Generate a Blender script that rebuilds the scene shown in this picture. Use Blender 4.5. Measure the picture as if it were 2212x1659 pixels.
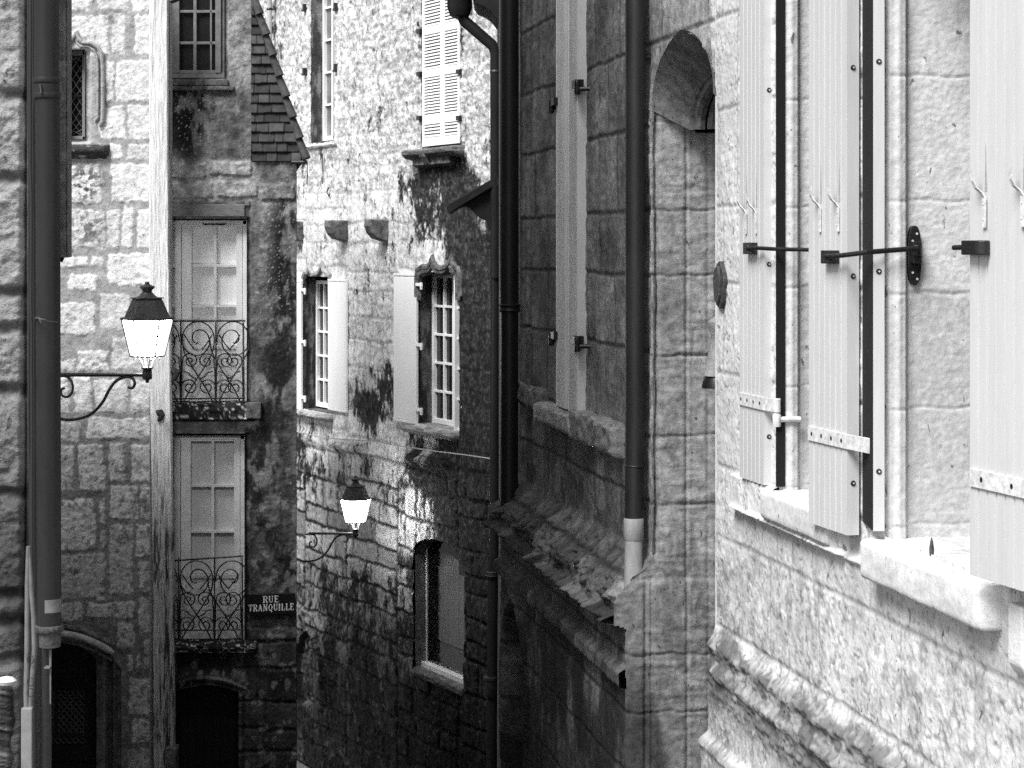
import bpy, math, random
import numpy as np
from mathutils import Vector, Matrix
random.seed(7)
SC = bpy.context.scene
for o in list(bpy.data.objects): bpy.data.objects.remove(o)

# ---------------------------------------------------------------- camera, sky, sun
F, CX, HY = 4301.1, 1106.0, 535.0          # focal length and horizon in units of a 2212 px wide picture
cd = bpy.data.cameras.new('camera'); cam = bpy.data.objects.new('camera', cd)
SC.collection.objects.link(cam); SC.camera = cam
cd.lens = 70; cd.sensor_width = 36; cd.shift_y = -(829.5-HY)/2212
cd.clip_start = .1; cd.clip_end = 500
cam.location = (0, 0, 0); cam.rotation_euler = (math.radians(90), 0, 0)
SUN_EL = 52; SUN_DX, SUN_DY = .62, .78       # where the light travels to
SUN_STRENGTH, SKY_STRENGTH, EXPOSURE = 1.5, .065, 1.9
w = bpy.data.worlds.new("World"); SC.world = w; w.use_nodes = True
nt = w.node_tree; bg = nt.nodes['Background']
sky = nt.nodes.new('ShaderNodeTexSky'); sky.sky_type = 'NISHITA'; sky.sun_disc = False
sky.sun_elevation = math.radians(SUN_EL); sky.sun_rotation = math.atan2(-SUN_DX, -SUN_DY) % (2*math.pi)
bw = nt.nodes.new('ShaderNodeRGBToBW')
nt.links.new(sky.outputs[0], bw.inputs[0]); nt.links.new(bw.outputs[0], bg.inputs['Color'])
bg.inputs['Strength'].default_value = SKY_STRENGTH
sd = bpy.data.lights.new('sun', 'SUN'); so = bpy.data.objects.new('sun', sd); SC.collection.objects.link(so)
sd.energy = SUN_STRENGTH; sd.angle = math.radians(26)
_c = math.cos(math.radians(SUN_EL)); _l = math.hypot(SUN_DX, SUN_DY)
so.rotation_euler = Vector((SUN_DX/_l*_c, SUN_DY/_l*_c, -math.sin(math.radians(SUN_EL)))).to_track_quat('-Z', 'Y').to_euler()
so.location = (-8, -6, 14)
SC.view_settings.view_transform = 'Standard'; SC.view_settings.look = 'None'
SC.view_settings.exposure = EXPOSURE; SC.view_settings.gamma = 1
SC.render.engine = 'CYCLES'; SC.cycles.max_bounces = 5; SC.cycles.diffuse_bounces = 3
SC.cycles.use_denoising = False      # the photograph is grainy film stock; keep the renderer's own fine grain

# ---------------------------------------------------------------- materials (all greys: the photograph is black and white)
def mat(name, col=.5, rough=.7, noise=(1, 1), scale=20, bump=0., bdist=.01, attr=False, metallic=0, emit=0, stretch=(1,1,1),
        pits=0., pit_scale=60, clear=0., spec=.3, fine=0.):
    m = bpy.data.materials.new(name); m.use_nodes = True; t = m.node_tree; N, L = t.nodes, t.links
    b = N['Principled BSDF']; b.inputs['Roughness'].default_value = rough; b.inputs['Metallic'].default_value = metallic
    b.inputs['Specular IOR Level'].default_value = spec
    b.inputs['Base Color'].default_value = (col, col, col, 1)
    if emit:
        b.inputs['Emission Color'].default_value = (1, 1, 1, 1); b.inputs['Emission Strength'].default_value = emit; return m
    tc = N.new('ShaderNodeTexCoord'); mp = N.new('ShaderNodeMapping'); mp.inputs['Scale'].default_value = stretch
    L.new(tc.outputs['Object'], mp.inputs['Vector'])
    nz = N.new('ShaderNodeTexNoise'); nz.inputs['Scale'].default_value = scale; nz.inputs['Detail'].default_value = 8; nz.inputs['Roughness'].default_value = .65
    L.new(mp.outputs[0], nz.inputs['Vector'])
    mr = N.new('ShaderNodeMapRange'); mr.inputs['From Min'].default_value = .33; mr.inputs['From Max'].default_value = .67
    mr.inputs['To Min'].default_value, mr.inputs['To Max'].default_value = noise
    L.new(nz.outputs['Fac'], mr.inputs['Value'])
    cur = mr.outputs[0]
    hgt = nz.outputs['Fac']
    def mul(a, b_, op='MULTIPLY', clamp=False):
        q = N.new('ShaderNodeMath'); q.operation = op; q.use_clamp = clamp
        for i, s in enumerate((a, b_)):
            if isinstance(s, (int, float)): q.inputs[i].default_value = s
            else: L.new(s, q.inputs[i])
        return q.outputs[0]
    if fine:
        nf = N.new('ShaderNodeTexNoise'); nf.inputs['Scale'].default_value = scale*9; nf.inputs['Detail'].default_value = 3
        L.new(mp.outputs[0], nf.inputs['Vector'])
        r2 = N.new('ShaderNodeMapRange'); r2.inputs['From Min'].default_value = .3; r2.inputs['From Max'].default_value = .7
        r2.inputs['To Min'].default_value, r2.inputs['To Max'].default_value = 1-fine, 1+fine
        L.new(nf.outputs['Fac'], r2.inputs['Value']); cur = mul(cur, r2.outputs[0])
        hgt = mul(hgt, mul(nf.outputs['Fac'], .35), 'ADD')
    if pits:
        n3 = N.new('ShaderNodeTexNoise'); n3.inputs['Scale'].default_value = pit_scale; n3.inputs['Detail'].default_value = 4; n3.inputs['Distortion'].default_value = .6
        mp2 = N.new('ShaderNodeMapping'); mp2.inputs['Scale'].default_value = (1, 1, .55); L.new(tc.outputs['Object'], mp2.inputs['Vector'])
        L.new(mp2.outputs[0], n3.inputs['Vector'])
        r3 = N.new('ShaderNodeMapRange'); r3.inputs['From Min'].default_value = .285; r3.inputs['From Max'].default_value = .33
        r3.inputs['To Min'].default_value, r3.inputs['To Max'].default_value = 1-pits, 1
        L.new(n3.outputs['Fac'], r3.inputs['Value']); cur = mul(cur, r3.outputs[0])
        hgt = mul(hgt, mul(r3.outputs[0], .5), 'ADD')
    if attr:
        at = N.new('ShaderNodeAttribute'); at.attribute_name = 'tone'; at.attribute_type = 'GEOMETRY'
        cur = mul(cur, at.outputs['Fac'], clamp=True)
    else: cur = mul(cur, col, clamp=True)
    cb = N.new('ShaderNodeCombineColor'); [L.new(cur, cb.inputs[i]) for i in range(3)]
    L.new(cb.outputs[0], b.inputs['Base Color'])
    if bump:
        bp = N.new('ShaderNodeBump'); bp.inputs['Strength'].default_value = bump; bp.inputs['Distance'].default_value = bdist
        L.new(hgt, bp.inputs['Height']); L.new(bp.outputs[0], b.inputs['Normal'])
    return m

M = dict(
    near=mat('pale_limestone', attr=True, rough=.9, noise=(.84, 1.12), scale=34, bump=.45, bdist=.006, pits=.7, pit_scale=36, fine=.14),
    dark=mat('grey_limestone', attr=True, rough=.9, noise=(.6, 1.35), scale=22, bump=.7, bdist=.010, pits=.7, pit_scale=40, fine=.25),
    far=mat('weathered_limestone', attr=True, rough=.95, noise=(.6, 1.3), scale=10, bump=.9, bdist=.025, pits=.6, pit_scale=14, fine=.3),
    block=mat('block_limestone', attr=True, rough=.95, noise=(.74, 1.2), scale=16, bump=.9, bdist=.015, pits=.6, pit_scale=20, fine=.22),
    render=mat('old_render', attr=True, rough=.95, noise=(.5, 1.5), scale=7, bump=.7, bdist=.02, pits=.3, pit_scale=20, fine=.25),
    timber=mat('weathered_timber', attr=True, rough=.85, noise=(.7, 1.25), scale=9, stretch=(6, 6, .5), bump=.9, bdist=.02),
    paint=mat('white_paint', .57, .38, noise=(.93, 1.03), scale=5, stretch=(3, 3, .25), bump=.05, spec=.5, fine=.03),
    paintfar=mat('white_far_paint', .92, .5, noise=(.95, 1.03), scale=5, stretch=(1, 1, .3)),
    paintgrey=mat('grey_paint', .72, .6, noise=(.85, 1.1), scale=9, stretch=(1, 1, .3), bump=.1),
    paintdoor=mat('cream_paint', .80, .55, noise=(.85, 1.08), scale=9, stretch=(1, 1, .3), bump=.1),
    strap=mat('flaking_painted_iron', .70, .6, noise=(.6, 1.12), scale=40, bump=.4, bdist=.004),
    iron=mat('black_iron', .012, .42, noise=(.7, 1.5), scale=60, bump=.25, bdist=.003, spec=.5),
    ruststain=mat('rust_run', .30, .8, noise=(.6, 1.5), scale=50),
    rust=mat('rusty_iron', .05, .8, noise=(.4, 2.), scale=60, bump=.6, bdist=.004),
    pipe=mat('dark_painted_pipe', .013, .45, noise=(.75, 1.35), scale=9, stretch=(1, 1, .35), bump=.12, bdist=.004, spec=.3),
    pipegrey=mat('grey_painted_pipe', .026, .5, noise=(.7, 1.3), scale=10, stretch=(1, 1, .3), bump=.12, bdist=.004, spec=.5),
    pipepale=mat('pale_worn_pipe', .5, .55, noise=(.75, 1.15), scale=14, stretch=(1, 1, .4), bump=.15, bdist=.004),
    lampmetal=mat('lamp_metal', .10, .45, noise=(.6, 1.5), scale=25, spec=.5),
    glass=mat('dark_window_glass', .015, .12, noise=(.7, 1.3), scale=2, spec=.6),
    curtain=mat('curtained_glass', .86, .8, noise=(.99, 1.01), scale=3),
    lampglass=mat('lit_lamp_glass', .9, .5, emit=13.0),
    black=mat('dark_interior_and_shade', .01, .9),
    wood=mat('old_dark_wood', .035, .7, noise=(.5, 1.6), scale=8, stretch=(6, 6, .4), bump=.5),
    boards=mat('shutter_boards', .16, .7, noise=(.7, 1.3), scale=6, stretch=(8, 8, .4), bump=.3),
    tile=mat('roof_tiles', .07, .9, noise=(.5, 1.6), scale=12, bump=.7, bdist=.02),
    slate=mat('hung_tiles', attr=True, rough=.85, noise=(.6, 1.4), scale=10, bump=.6, bdist=.01),
    sillstone=mat('sill_stone', .66, .85, noise=(.86, 1.06), scale=12, bump=.45, bdist=.012, pits=.3, pit_scale=45, fine=.08),
    dstone=mat('dirty_stone', .10, .95, noise=(.3, 2.2), scale=12, bump=.9, bdist=.03, fine=.4),
    mstone=mat('carved_stone', .36, .95, noise=(.6, 1.25), scale=14, bump=.6, bdist=.02, fine=.2),
    darkeaves=mat('near_black_eaves', .010, .8, noise=(.5, 1.6), scale=8),  # even near-black colour for the eaves and canopy
    signblack=mat('enamel_black', .008, .35, spec=.5),
    signwhite=mat('enamel_white', .75, .5),
    ground=mat('street_cobbles', .10, .9, noise=(.5, 1.5), scale=9, bump=1, bdist=.03),
    conduit=mat('grey_conduit', .15, .6, noise=(.7, 1.2), scale=20),
    cable=mat('cable_sheath', .4, .6), cableblack=mat('black_cable', .02, .6),
)
_g = bpy.data.materials.new('clear_pane'); _g.use_nodes = True; _t = _g.node_tree; _t.nodes.clear()
_o = _t.nodes.new('ShaderNodeOutputMaterial'); _m = _t.nodes.new('ShaderNodeMixShader'); _a = _t.nodes.new('ShaderNodeBsdfTransparent'); _b = _t.nodes.new('ShaderNodeBsdfGlossy')
_b.inputs['Roughness'].default_value = .05; _b.inputs['Color'].default_value = (.6, .6, .6, 1); _m.inputs[0].default_value = .12
_t.links.new(_a.outputs[0], _m.inputs[1]); _t.links.new(_b.outputs[0], _m.inputs[2]); _t.links.new(_m.outputs[0], _o.inputs[0]); M['clear'] = _g

# ---------------------------------------------------------------- frames and mesh helpers
class FR:
    """A vertical plane: u runs along it, v is height, h stands out of it."""
    def __init__(s, P0, U, n=None):
        l = math.hypot(*U); s.P = P0; s.U = (U[0]/l, U[1]/l)
        n = n or (-s.U[1], s.U[0]); l = math.hypot(*n); s.n = (n[0]/l, n[1]/l)
    def pt(s, u, v, h=0.): return (s.P[0]+s.U[0]*u+s.n[0]*h, s.P[1]+s.U[1]*u+s.n[1]*h, v)
    def off(s, h): return FR((s.P[0]+s.n[0]*h, s.P[1]+s.n[1]*h), s.U, s.n)
    def uv(s, qx, qy=535.):
        k = (qx-CX)/F; u = (k*s.P[1]-s.P[0])/(s.U[0]-k*s.U[1]); d = s.P[1]+u*s.U[1]
        return u, -(qy-HY)/F*d
    def q(s, U, V):
        X = s.P[0]+U*s.U[0]; D = s.P[1]+U*s.U[1]; return CX+F*X/D, HY-F*V/D
def front(d): return FR((0, d), (1, 0), (0, -1))
def W(qx, qy, d): return Vector(((qx-CX)/F*d, d, -(qy-HY)/F*d))

R = FR((2.644, 0), (-.1827, 1), (-1, -.1827))            # right-hand side of the street
FB = FR((14-.5424*26, 26), (-.5424, 1), (-1, -.5424))     # far house
def du(d): return d*1.01655                                # distance along R of the point at depth d

def put(name, me, m, parent, smooth=False):
    o = bpy.data.objects.new(name, me); SC.collection.objects.link(o)
    if m is not None and not me.materials: me.materials.append(m)
    if parent is not None:
        o.parent = parent; o.matrix_parent_inverse = Matrix.Translation(-Vector(parent.location)) if parent.parent is None and parent.type == 'EMPTY' else Matrix.Identity(4)
    if smooth: me.polygons.foreach_set('use_smooth', np.ones(len(me.polygons), dtype=bool))
    return o
def root_of(o):
    while o.parent is not None: o = o.parent
    return o.location
def put_child(name, me, m, parent, smooth=False):
    return put(name, me, m, parent, smooth)
def thing(name, label, cat, loc, group=None, kind=None):
    o = bpy.data.objects.new(name, None); SC.collection.objects.link(o); o.location = loc; o.empty_display_size = .2
    return tag(o, label, cat, group, kind)
def tag(o, label=None, cat=None, group=None, kind=None):
    if label: o['label'] = label
    if cat: o['category'] = cat
    if group: o['group'] = group
    if kind: o['kind'] = kind
    return o

class MB:
    def __init__(s): s.v = []; s.f = []; s.marks = []
    def poly(s, pts, faces):
        s.marks.append((len(s.v), len(s.f))); n = len(s.v); s.v += [tuple(p) for p in pts]; s.f += [tuple(i+n for i in f) for f in faces]; return s
    def box(s, fr, u0, u1, v0, v1, h0, h1):
        p = [fr.pt(u, v, h) for h in (h0, h1) for v in (v0, v1) for u in (u0, u1)]
        return s.poly(p, [(0,1,3,2),(4,6,7,5),(0,4,5,1),(2,3,7,6),(0,2,6,4),(1,5,7,3)])
    def qbox(s, fr, x0, x1, y0, y1, h0, h1):          # corners given as (x, y) of the 2212 px picture, on the plane at h1
        g = fr.off(h1); a = g.uv(x0, y0); b = g.uv(x1, y1); c = g.uv((x0+x1)/2, y0)[1]; e = g.uv((x0+x1)/2, y1)[1]
        return s.box(fr, a[0], b[0], e, c, h0, h1)
    def loft(s, A, B, capA=True, capB=True, closed=True):
        s.marks.append((len(s.v), len(s.f))); n = len(A); k = len(s.v); s.v += [tuple(p) for p in A]+[tuple(p) for p in B]
        r = range(n) if closed else range(n-1)
        s.f += [(k+i, k+(i+1) % n, k+n+(i+1) % n, k+n+i) for i in r]
        if capA: s.f.append(tuple(k+i for i in range(n))[::-1])
        if capB: s.f.append(tuple(k+n+i for i in range(n)))
        return s
    def prism(s, fr, poly, h0, h1): return s.loft([fr.pt(u, v, h0) for u, v in poly], [fr.pt(u, v, h1) for u, v in poly])
    def side(s, fr, poly, u0, u1): return s.loft([fr.pt(u0, v, h) for h, v in poly], [fr.pt(u1, v, h) for h, v in poly])
    def plan(s, poly, z0, z1): return s.loft([(x, y, z0) for x, y in poly], [(x, y, z1) for x, y in poly])
    def tube(s, pts, r, n=8, cap=True):
        s.marks.append((len(s.v), len(s.f))); pts = [Vector(p) for p in pts]; k = len(s.v); m = len(pts); ref = None
        for i, p in enumerate(pts):
            t = (pts[min(i+1, m-1)]-pts[max(i-1, 0)]).normalized()
            if ref is None: ref = t.orthogonal().normalized()
            ref = (ref-t*ref.dot(t)).normalized(); b = t.cross(ref); rr = r[i] if isinstance(r, (list, tuple)) else r
            for j in range(n):
                a = 2*math.pi*j/n; s.v.append(tuple(p+ref*rr*math.cos(a)+b*rr*math.sin(a)))
        for i in range(m-1):
            for j in range(n):
                a, b = k+i*n+j, k+i*n+(j+1) % n; s.f.append((a, b, b+n, a+n))
        if cap: s.f.append(tuple(k+j for j in range(n))[::-1]); s.f.append(tuple(k+(m-1)*n+j for j in range(n)))
        return s
    def lathe(s, c, prof, n=24, rot=0.):
        s.marks.append((len(s.v), len(s.f))); k = len(s.v)
        for r, z in prof:
            for j in range(n):
                a = rot+2*math.pi*j/n; s.v.append((c[0]+r*math.cos(a), c[1]+r*math.sin(a), c[2]+z))
        for i in range(len(prof)-1):
            for j in range(n):
                a, b = k+i*n+j, k+i*n+(j+1) % n; s.f.append((a, b, b+n, a+n))
        s.f.append(tuple(k+j for j in range(n))[::-1]); s.f.append(tuple(k+(len(prof)-1)*n+j for j in range(n)))
        return s
    def each(s, name, m, parent=None, n=1, **kw):
        """one object for every n shapes added"""
        mk = s.marks[::n]+[(len(s.v), len(s.f))]
        for (a, c), (b, d) in zip(mk[:-1], mk[1:]):
            q = MB(); q.v = s.v[a:b]; q.f = [tuple(i-a for i in f) for f in s.f[c:d]]; o = q.build(name, m, parent, **kw)
        return o
    def build(s, name, m, parent=None, smooth=False, bevel=0, seg=2):
        me = bpy.data.meshes.new(name); me.from_pydata(s.v, [], s.f); me.update()
        o = put(name, me, m, parent)
        if smooth:
            me.polygons.foreach_set('use_smooth', np.ones(len(me.polygons), dtype=bool))
            e = o.modifiers.new('edges', 'EDGE_SPLIT'); e.split_angle = math.radians(38)
        if bevel:
            b = o.modifiers.new('bevel', 'BEVEL'); b.width = bevel; b.segments = seg; b.limit_method = 'ANGLE'
        return o

# ---------------------------------------------------------------- numpy noise and masonry
_T = np.random.RandomState(3).rand(512, 512).astype(np.float32)
def vn(x, y, s=0):
    xi = np.floor(x).astype(np.int64); yi = np.floor(y).astype(np.int64); fx = x-xi; fy = y-yi
    fx = fx*fx*(3-2*fx); fy = fy*fy*(3-2*fy); a = s*131+7; b = s*57+11
    g = lambda i, j: _T[(yi+j+a) & 511, (xi+i+b) & 511]
    return (g(0,0)*(1-fx)+g(1,0)*fx)*(1-fy)+(g(0,1)*(1-fx)+g(1,1)*fx)*fy
def fbm(x, y, s=0, o=4, g=.5):
    t = 0; a = 1; n = 0
    for i in range(o):
        t = t+a*vn(x*2**i, y*2**i, s+i*3); n += a; a *= g
    return t/n
def ss(a, b, x): t = np.clip((x-a)/(b-a), 0, 1); return t*t*(3-2*t)
def mix(a, b, t): return a+(b-a)*t
def blob(X, Y, cx, cy, rx, ry, soft=.6):
    return 1-ss(1-soft, 1+soft, np.sqrt(((X-cx)/rx)**2+((Y-cy)/ry)**2))
def rows(u0, u1, zs, wmin, wmax, seed):
    r = random.Random(seed); out = []
    for a, b in zip(zs[:-1], zs[1:]):
        lo, hi = min(a, b), max(a, b); u = u0-r.uniform(0, wmax)
        while u < u1:
            wd = r.uniform(wmin, wmax); out.append((u, u+wd, lo, hi)); u += wd
    return out
def split(u0, u1, v0, v1, mn, mx, asp, seed):
    """irregular blocks: split a rectangle until the pieces are no larger than mx"""
    r = random.Random(seed); out = []
    def go(a, b, c, d):
        wd, ht = b-a, d-c
        if wd <= mx*asp and ht <= mx and (wd < 2*mn*asp or r.random() < .75): out.append((a, b, c, d)); return
        if ht/ (wd/asp) > r.uniform(.6, 1.2) and ht > 2*mn:
            t = c+ht*r.uniform(.38, .62); go(a, b, c, t); go(a, b, t, d)
        elif wd > 2*mn*asp:
            t = a+wd*r.uniform(.35, .65); go(a, t, c, d); go(t, b, c, d)
        else: out.append((a, b, c, d))
    go(u0, u1, v0, v1); return out
def masonry(us, vs, rects, gap=.008, warp=.01, wscale=4, corner=.02, seed=1, bend=0., ravel=0.):
    """distance inside the nearest stone (0 in the mortar) and a random number for each stone"""
    U, V = np.meshgrid(us, vs)
    Uw = U+(fbm(U*wscale, V*wscale, seed, 3)-.5)*2*warp; Vw = V+(fbm(U*wscale+31, V*wscale, seed+5, 3)-.5)*2*warp
    if ravel:
        Uw = Uw+(fbm(U*30, V*30, seed+8, 2)-.5)*ravel; Vw = Vw+(fbm(U*30+9, V*30, seed+9, 2)-.5)*ravel
    if bend: Vw = Vw+(fbm(U*.5, V*.3, seed+7, 2)-.5)*bend
    D = np.zeros_like(U); I = np.zeros_like(U); r = np.random.RandomState(seed); mg = warp+ravel+bend+.02
    LU = np.zeros_like(U); LV = np.zeros_like(U)
    for (a, b, c, d) in rects:
        rid = r.rand(); cr = corner*r.uniform(.5, 1.5)
        i0, i1 = np.searchsorted(us, (a-mg, b+mg)); j0, j1 = np.searchsorted(vs, (c-mg, d+mg))
        if i0 >= i1 or j0 >= j1: continue
        sl = (slice(j0, j1), slice(i0, i1)); hx, hy = max((b-a)/2-gap-cr, .001), max((d-c)/2-gap-cr, .001)
        qx = np.abs(Uw[sl]-(a+b)/2)-hx; qy = np.abs(Vw[sl]-(c+d)/2)-hy
        sd = -(np.hypot(np.maximum(qx, 0), np.maximum(qy, 0))+np.minimum(np.maximum(qx, qy), 0)-cr)
        k = sd > D[sl]; D[sl] = np.where(k, sd, D[sl]); I[sl] = np.where(k, rid, I[sl])
        LU[sl] = np.where(k, Uw[sl]-(a+b)/2, LU[sl]); LV[sl] = np.where(k, Vw[sl]-(c+d)/2, LV[sl])
    return U, V, D, I, LU, LV

class SM:
    """one mesh of displaced stone sheets plus plain walls, with a 'tone' attribute (the stone's own colour)"""
    def __init__(s): s.V = []; s.Q = []; s.T = []; s.n = 0
    def grid(s, fr, U, V, H, T, hole=None, base=0.):
        ny, nx = U.shape
        X = fr.P[0]+U*fr.U[0]+H*fr.n[0]; Y = fr.P[1]+U*fr.U[1]+H*fr.n[1]
        s.V.append(np.stack([X, Y, V], -1).reshape(-1, 3)); s.T.append(np.clip(T, .004, .95).reshape(-1))
        i = (np.arange(ny-1)[:, None]*nx+np.arange(nx-1)[None, :])
        q = np.stack([i, i+1, i+nx+1, i+nx], -1)
        if hole is not None:
            hc = hole[:-1, :-1] | hole[1:, 1:] if hole.shape == U.shape else hole
            q = q[~hc]
        s.Q.append(q.reshape(-1, 4)+s.n); s.n += nx*ny; return s
    def quad(s, pts, tone):
        s.V.append(np.array(pts, dtype=float)); s.T.append(np.full(len(pts), tone)); s.Q.append(np.arange(4)[None, :]+s.n); s.n += 4; return s
    def wall(s, fr, u0, u1, v0, v1, tone, h=0.): return s.quad([fr.pt(u0, v0, h), fr.pt(u1, v0, h), fr.pt(u1, v1, h), fr.pt(u0, v1, h)], tone)
    def block(s, fr, u0, u1, v0, v1, h0, h1, tone):
        p = [fr.pt(u, v, h) for h in (h0, h1) for v in (v0, v1) for u in (u0, u1)]
        for f in [(0,1,3,2),(4,6,7,5),(0,4,5,1),(2,3,7,6),(0,2,6,4),(1,5,7,3)]: s.quad([p[i] for i in f], tone)
        return s
    def sweep(s, fr, U, Z, H, T, deep=-.1):
        """a profile swept along the wall, its two ends closed"""
        c = lambda A, f: np.concatenate([f(A[:, :1]), A, f(A[:, -1:])], 1)
        same = lambda a: a
        return s.grid(fr, c(U, same), c(Z, same), c(H, lambda a: a*0+deep), c(T, same))
    def build(s, name, m, parent):
        V = np.concatenate(s.V).astype(np.float32); Q = np.concatenate(s.Q).astype(np.int32); T = np.concatenate(s.T).astype(np.float32)
        used = np.zeros(len(V), bool); used[Q.ravel()] = True; idx = np.cumsum(used)-1; V = V[used]; T = T[used]; Q = idx[Q].astype(np.int32)
        me = bpy.data.meshes.new(name); me.vertices.add(len(V)); me.vertices.foreach_set('co', V.ravel())
        me.loops.add(Q.size); me.loops.foreach_set('vertex_index', Q.ravel())
        me.polygons.add(len(Q)); me.polygons.foreach_set('loop_start', np.arange(len(Q), dtype=np.int32)*4)
        me.polygons.foreach_set('use_smooth', np.ones(len(Q), dtype=bool))
        me.update(calc_edges=True)
        a = me.attributes.new('tone', 'FLOAT', 'POINT'); a.data.foreach_set('value', T)
        return put(name, me, m, parent)
def axis(a, b, d): return np.arange(a, b+d*.5, d)
def reveal(sm, fr, u, v0, v1, h0, h1, tone, du_=.02, seed=0, amp=.012, stain=0., dn=None):
    """a jamb: the face across the wall's thickness at position u, from h0 (deep) to h1 (front)"""
    g = FR(fr.pt(u, 0, h1)[:2], (-fr.n[0], -fr.n[1]), dn or (-fr.U[0], -fr.U[1]))
    us = axis(0, h1-h0, du_); vs = axis(v0, v1, du_)
    U, V = np.meshgrid(us, vs); n = fbm(U*12, V*6, seed, 4)
    T = tone*(.7+.6*n)
    if stain: T = mix(T, .03, stain*ss(.42, .56, fbm(U*14, V*3.0, seed+4, 4)))
    sm.grid(g, U, V, (n-.5)*amp, T)

def ground_z(y): return -1.9-.27*max(y, 0)
# ---------------------------------------------------------------- ground
g = MB()
ys = [-12, 0, 2, 4, 6, 8, 10, 12, 14, 17, 20, 24, 28, 34, 60, 160]
pts = [(x, y, ground_z(min(y, 40))) for y in ys for x in (-120, -30, -4, 0, 4, 30, 120)]
g.poly(pts, [(i*7+j, i*7+j+1, i*7+j+8, i*7+j+7) for i in range(len(ys)-1) for j in range(6)])
tag(g.build('street', M['ground']), 'steep narrow paved lane running down between the houses', 'street', kind='structure')

# ================================================================ near right house (pale, white shutters)
def near_house():
    t = thing('stone_house', 'bright pale limestone house nearest on the right, with folded white board shutters and deep sills', 'house', (2.6, 7.0, ground_z(7)))
    u0, u1 = du(4.6), R.uv(1545)[0]; us = axis(u0, u1, .009); vs = axis(-2.75, 1.35, .0065)
    zs = [-3.2, -2.72, -2.28, -2.02, -1.74, -1.33, -1.0, -.57, -.16, .19, .635, 1.06, 1.5, 1.9]
    U, V, D, I, LU, LV = masonry(us, vs, rows(u0-.3, u1+.3, zs, .42, .95, 11), gap=.003, warp=.008, wscale=3, corner=.008, seed=2, ravel=.006)
    n1 = fbm(U*5, V*5, 1, 5, .6); n2 = fbm(U*26, V*26, 4, 4, .6); n3 = fbm(U*70, V*70, 8, 3)
    st = ss(0, .013, D)
    H = st*.004+(n1-.5)*.016+(n2-.5)*.006*(.4+1.2*ss(.4, .6, n1))+(n3-.5)*.004
    # moulded, weather-eaten string course and the plinth below it
    er = (fbm(U*7, V*12, 21, 5, .6)-.5)*.34
    prof = .036*ss(-1.74, -1.86, V)*ss(-2.06, -1.97, V)+.016*np.exp(-((V+1.83)/.03)**2)+.026*np.exp(-((V+1.95)/.03)**2)
    sz = ss(-1.70, -1.8, V)*ss(-2.15, -2.05, V)
    H += prof*(1+er*1.5)+ss(-1.97, -2.05, V)*.045+er*.03*sz+(fbm(U*24, V*34, 24, 4, .65)-.5)*.034*sz
    H += .030*ss(-2.24, -2.29, V)+.02*np.exp(-((V+2.28)/.03)**2)*(1+er*2)
    # the course under the windows: a shallow ledge
    ledge = ss(-1.165, -1.158, V)*ss(-1.0, -1.012, V)*ss(du(7.5), du(7.53), U)*ss(du(8.96), du(8.93), U)
    H += ledge*.03+.02*np.exp(-((V+1.165)/.014)**2)*ss(du(6.2), du(6.3), U)*ss(du(8.96), du(8.93), U)
    # rounded far corner of the house
    c = ss(u1-.05, u1, U); H -= .02*c*c
    T = mix(.44, .66+(I-.5)*.10, st)
    T = T*(.82+.36*n1)
    T = mix(T, .36, .7*ss(.60, .68, fbm(U*22, V*22, 39, 4, .65))*ss(-1.1, -1.5, V))
    T = mix(T, .42, .4*ss(.52, .66, fbm(U*9, V*9, 31, 4, .6))*ss(-1.35, -1.5, V))           # grey weathering low down
    T = T*(1-.48*ss(-1.76, -1.82, V)*ss(-2.16, -2.05, V)-.15*ss(-1.9, -2.05, V)); T = mix(T, .13, .85*ss(.44, .56, fbm(U*7, V*12, 33, 5, .66))*ss(-1.74, -1.80, V)*ss(-2.14, -2.04, V))
    T = mix(T, .20, .6*ss(.58, .68, fbm(U*24, V*22, 36, 5, .7))*ss(-1.15, -1.35, V))
    T = mix(T, .10, .8*ss(.56, .64, fbm(U*7, V*9, 35, 4))*blob(U, V, u1-.05, -1.9, .35, .22))
    T = mix(T, .34, .35*ss(.53, .66, fbm(U*12, V*6, 37, 4))*ss(-.9, -1.1, V)*ss(-1.7, -1.5, V))
    blk = ss(.52, .60, fbm(U*1.6, V*2.2, 42, 3, .5))*ss(-1.2, -1.4, V)
    T = mix(T, T*.62, .7*blk*ss(.40, .62, fbm(U*18, V*18, 43, 5, .7)))
    T = mix(T, .46, .5*ss(-1.17, -1.2, V)*ss(-1.36, -1.25, V)*ss(.4, .6, fbm(U*4, V*6, 44, 3)))
    pt_ = ss(.655, .70, fbm(U*30, V*38, 45, 4, .7)); H -= .003*pt_; T = mix(T, .16, .6*pt_)
    d = U/1.01655
    w1 = (d > 7.52) & (d < 8.33) & (V > -1.02); w2 = (d > 6.22) & (d < 7.14) & (V > -1.03); w3 = (d < 5.6) & (V > -1.03)
    s = SM(); s.grid(R, U, V, H, T, w1 | w2 | w3)
    s.wall(R, u0-3, u0, ground_z(4)-3, 7.5, .75); s.wall(R, u0, u1, 1.35, 7.5, .75); s.wall(R, u0, u1, ground_z(8)-2, -2.75, .6, .055)
    b0, b1 = R.pt(u1, 0), R.pt(u0-3, 0)
    zb = ground_z(8)-3
    s.quad([(b0[0], b0[1], zb), (b0[0]+.35, b0[1]+.02, zb), (b0[0]+.35, b0[1]+.02, 7.5), (b0[0], b0[1], 7.5)], .6)
    s.quad([(b0[0]+.35, b0[1], zb), (b0[0]+6, b0[1], zb), (b0[0]+6, b0[1], 7.5), (b0[0]+.35, b0[1], 7.5)], .6)
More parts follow.
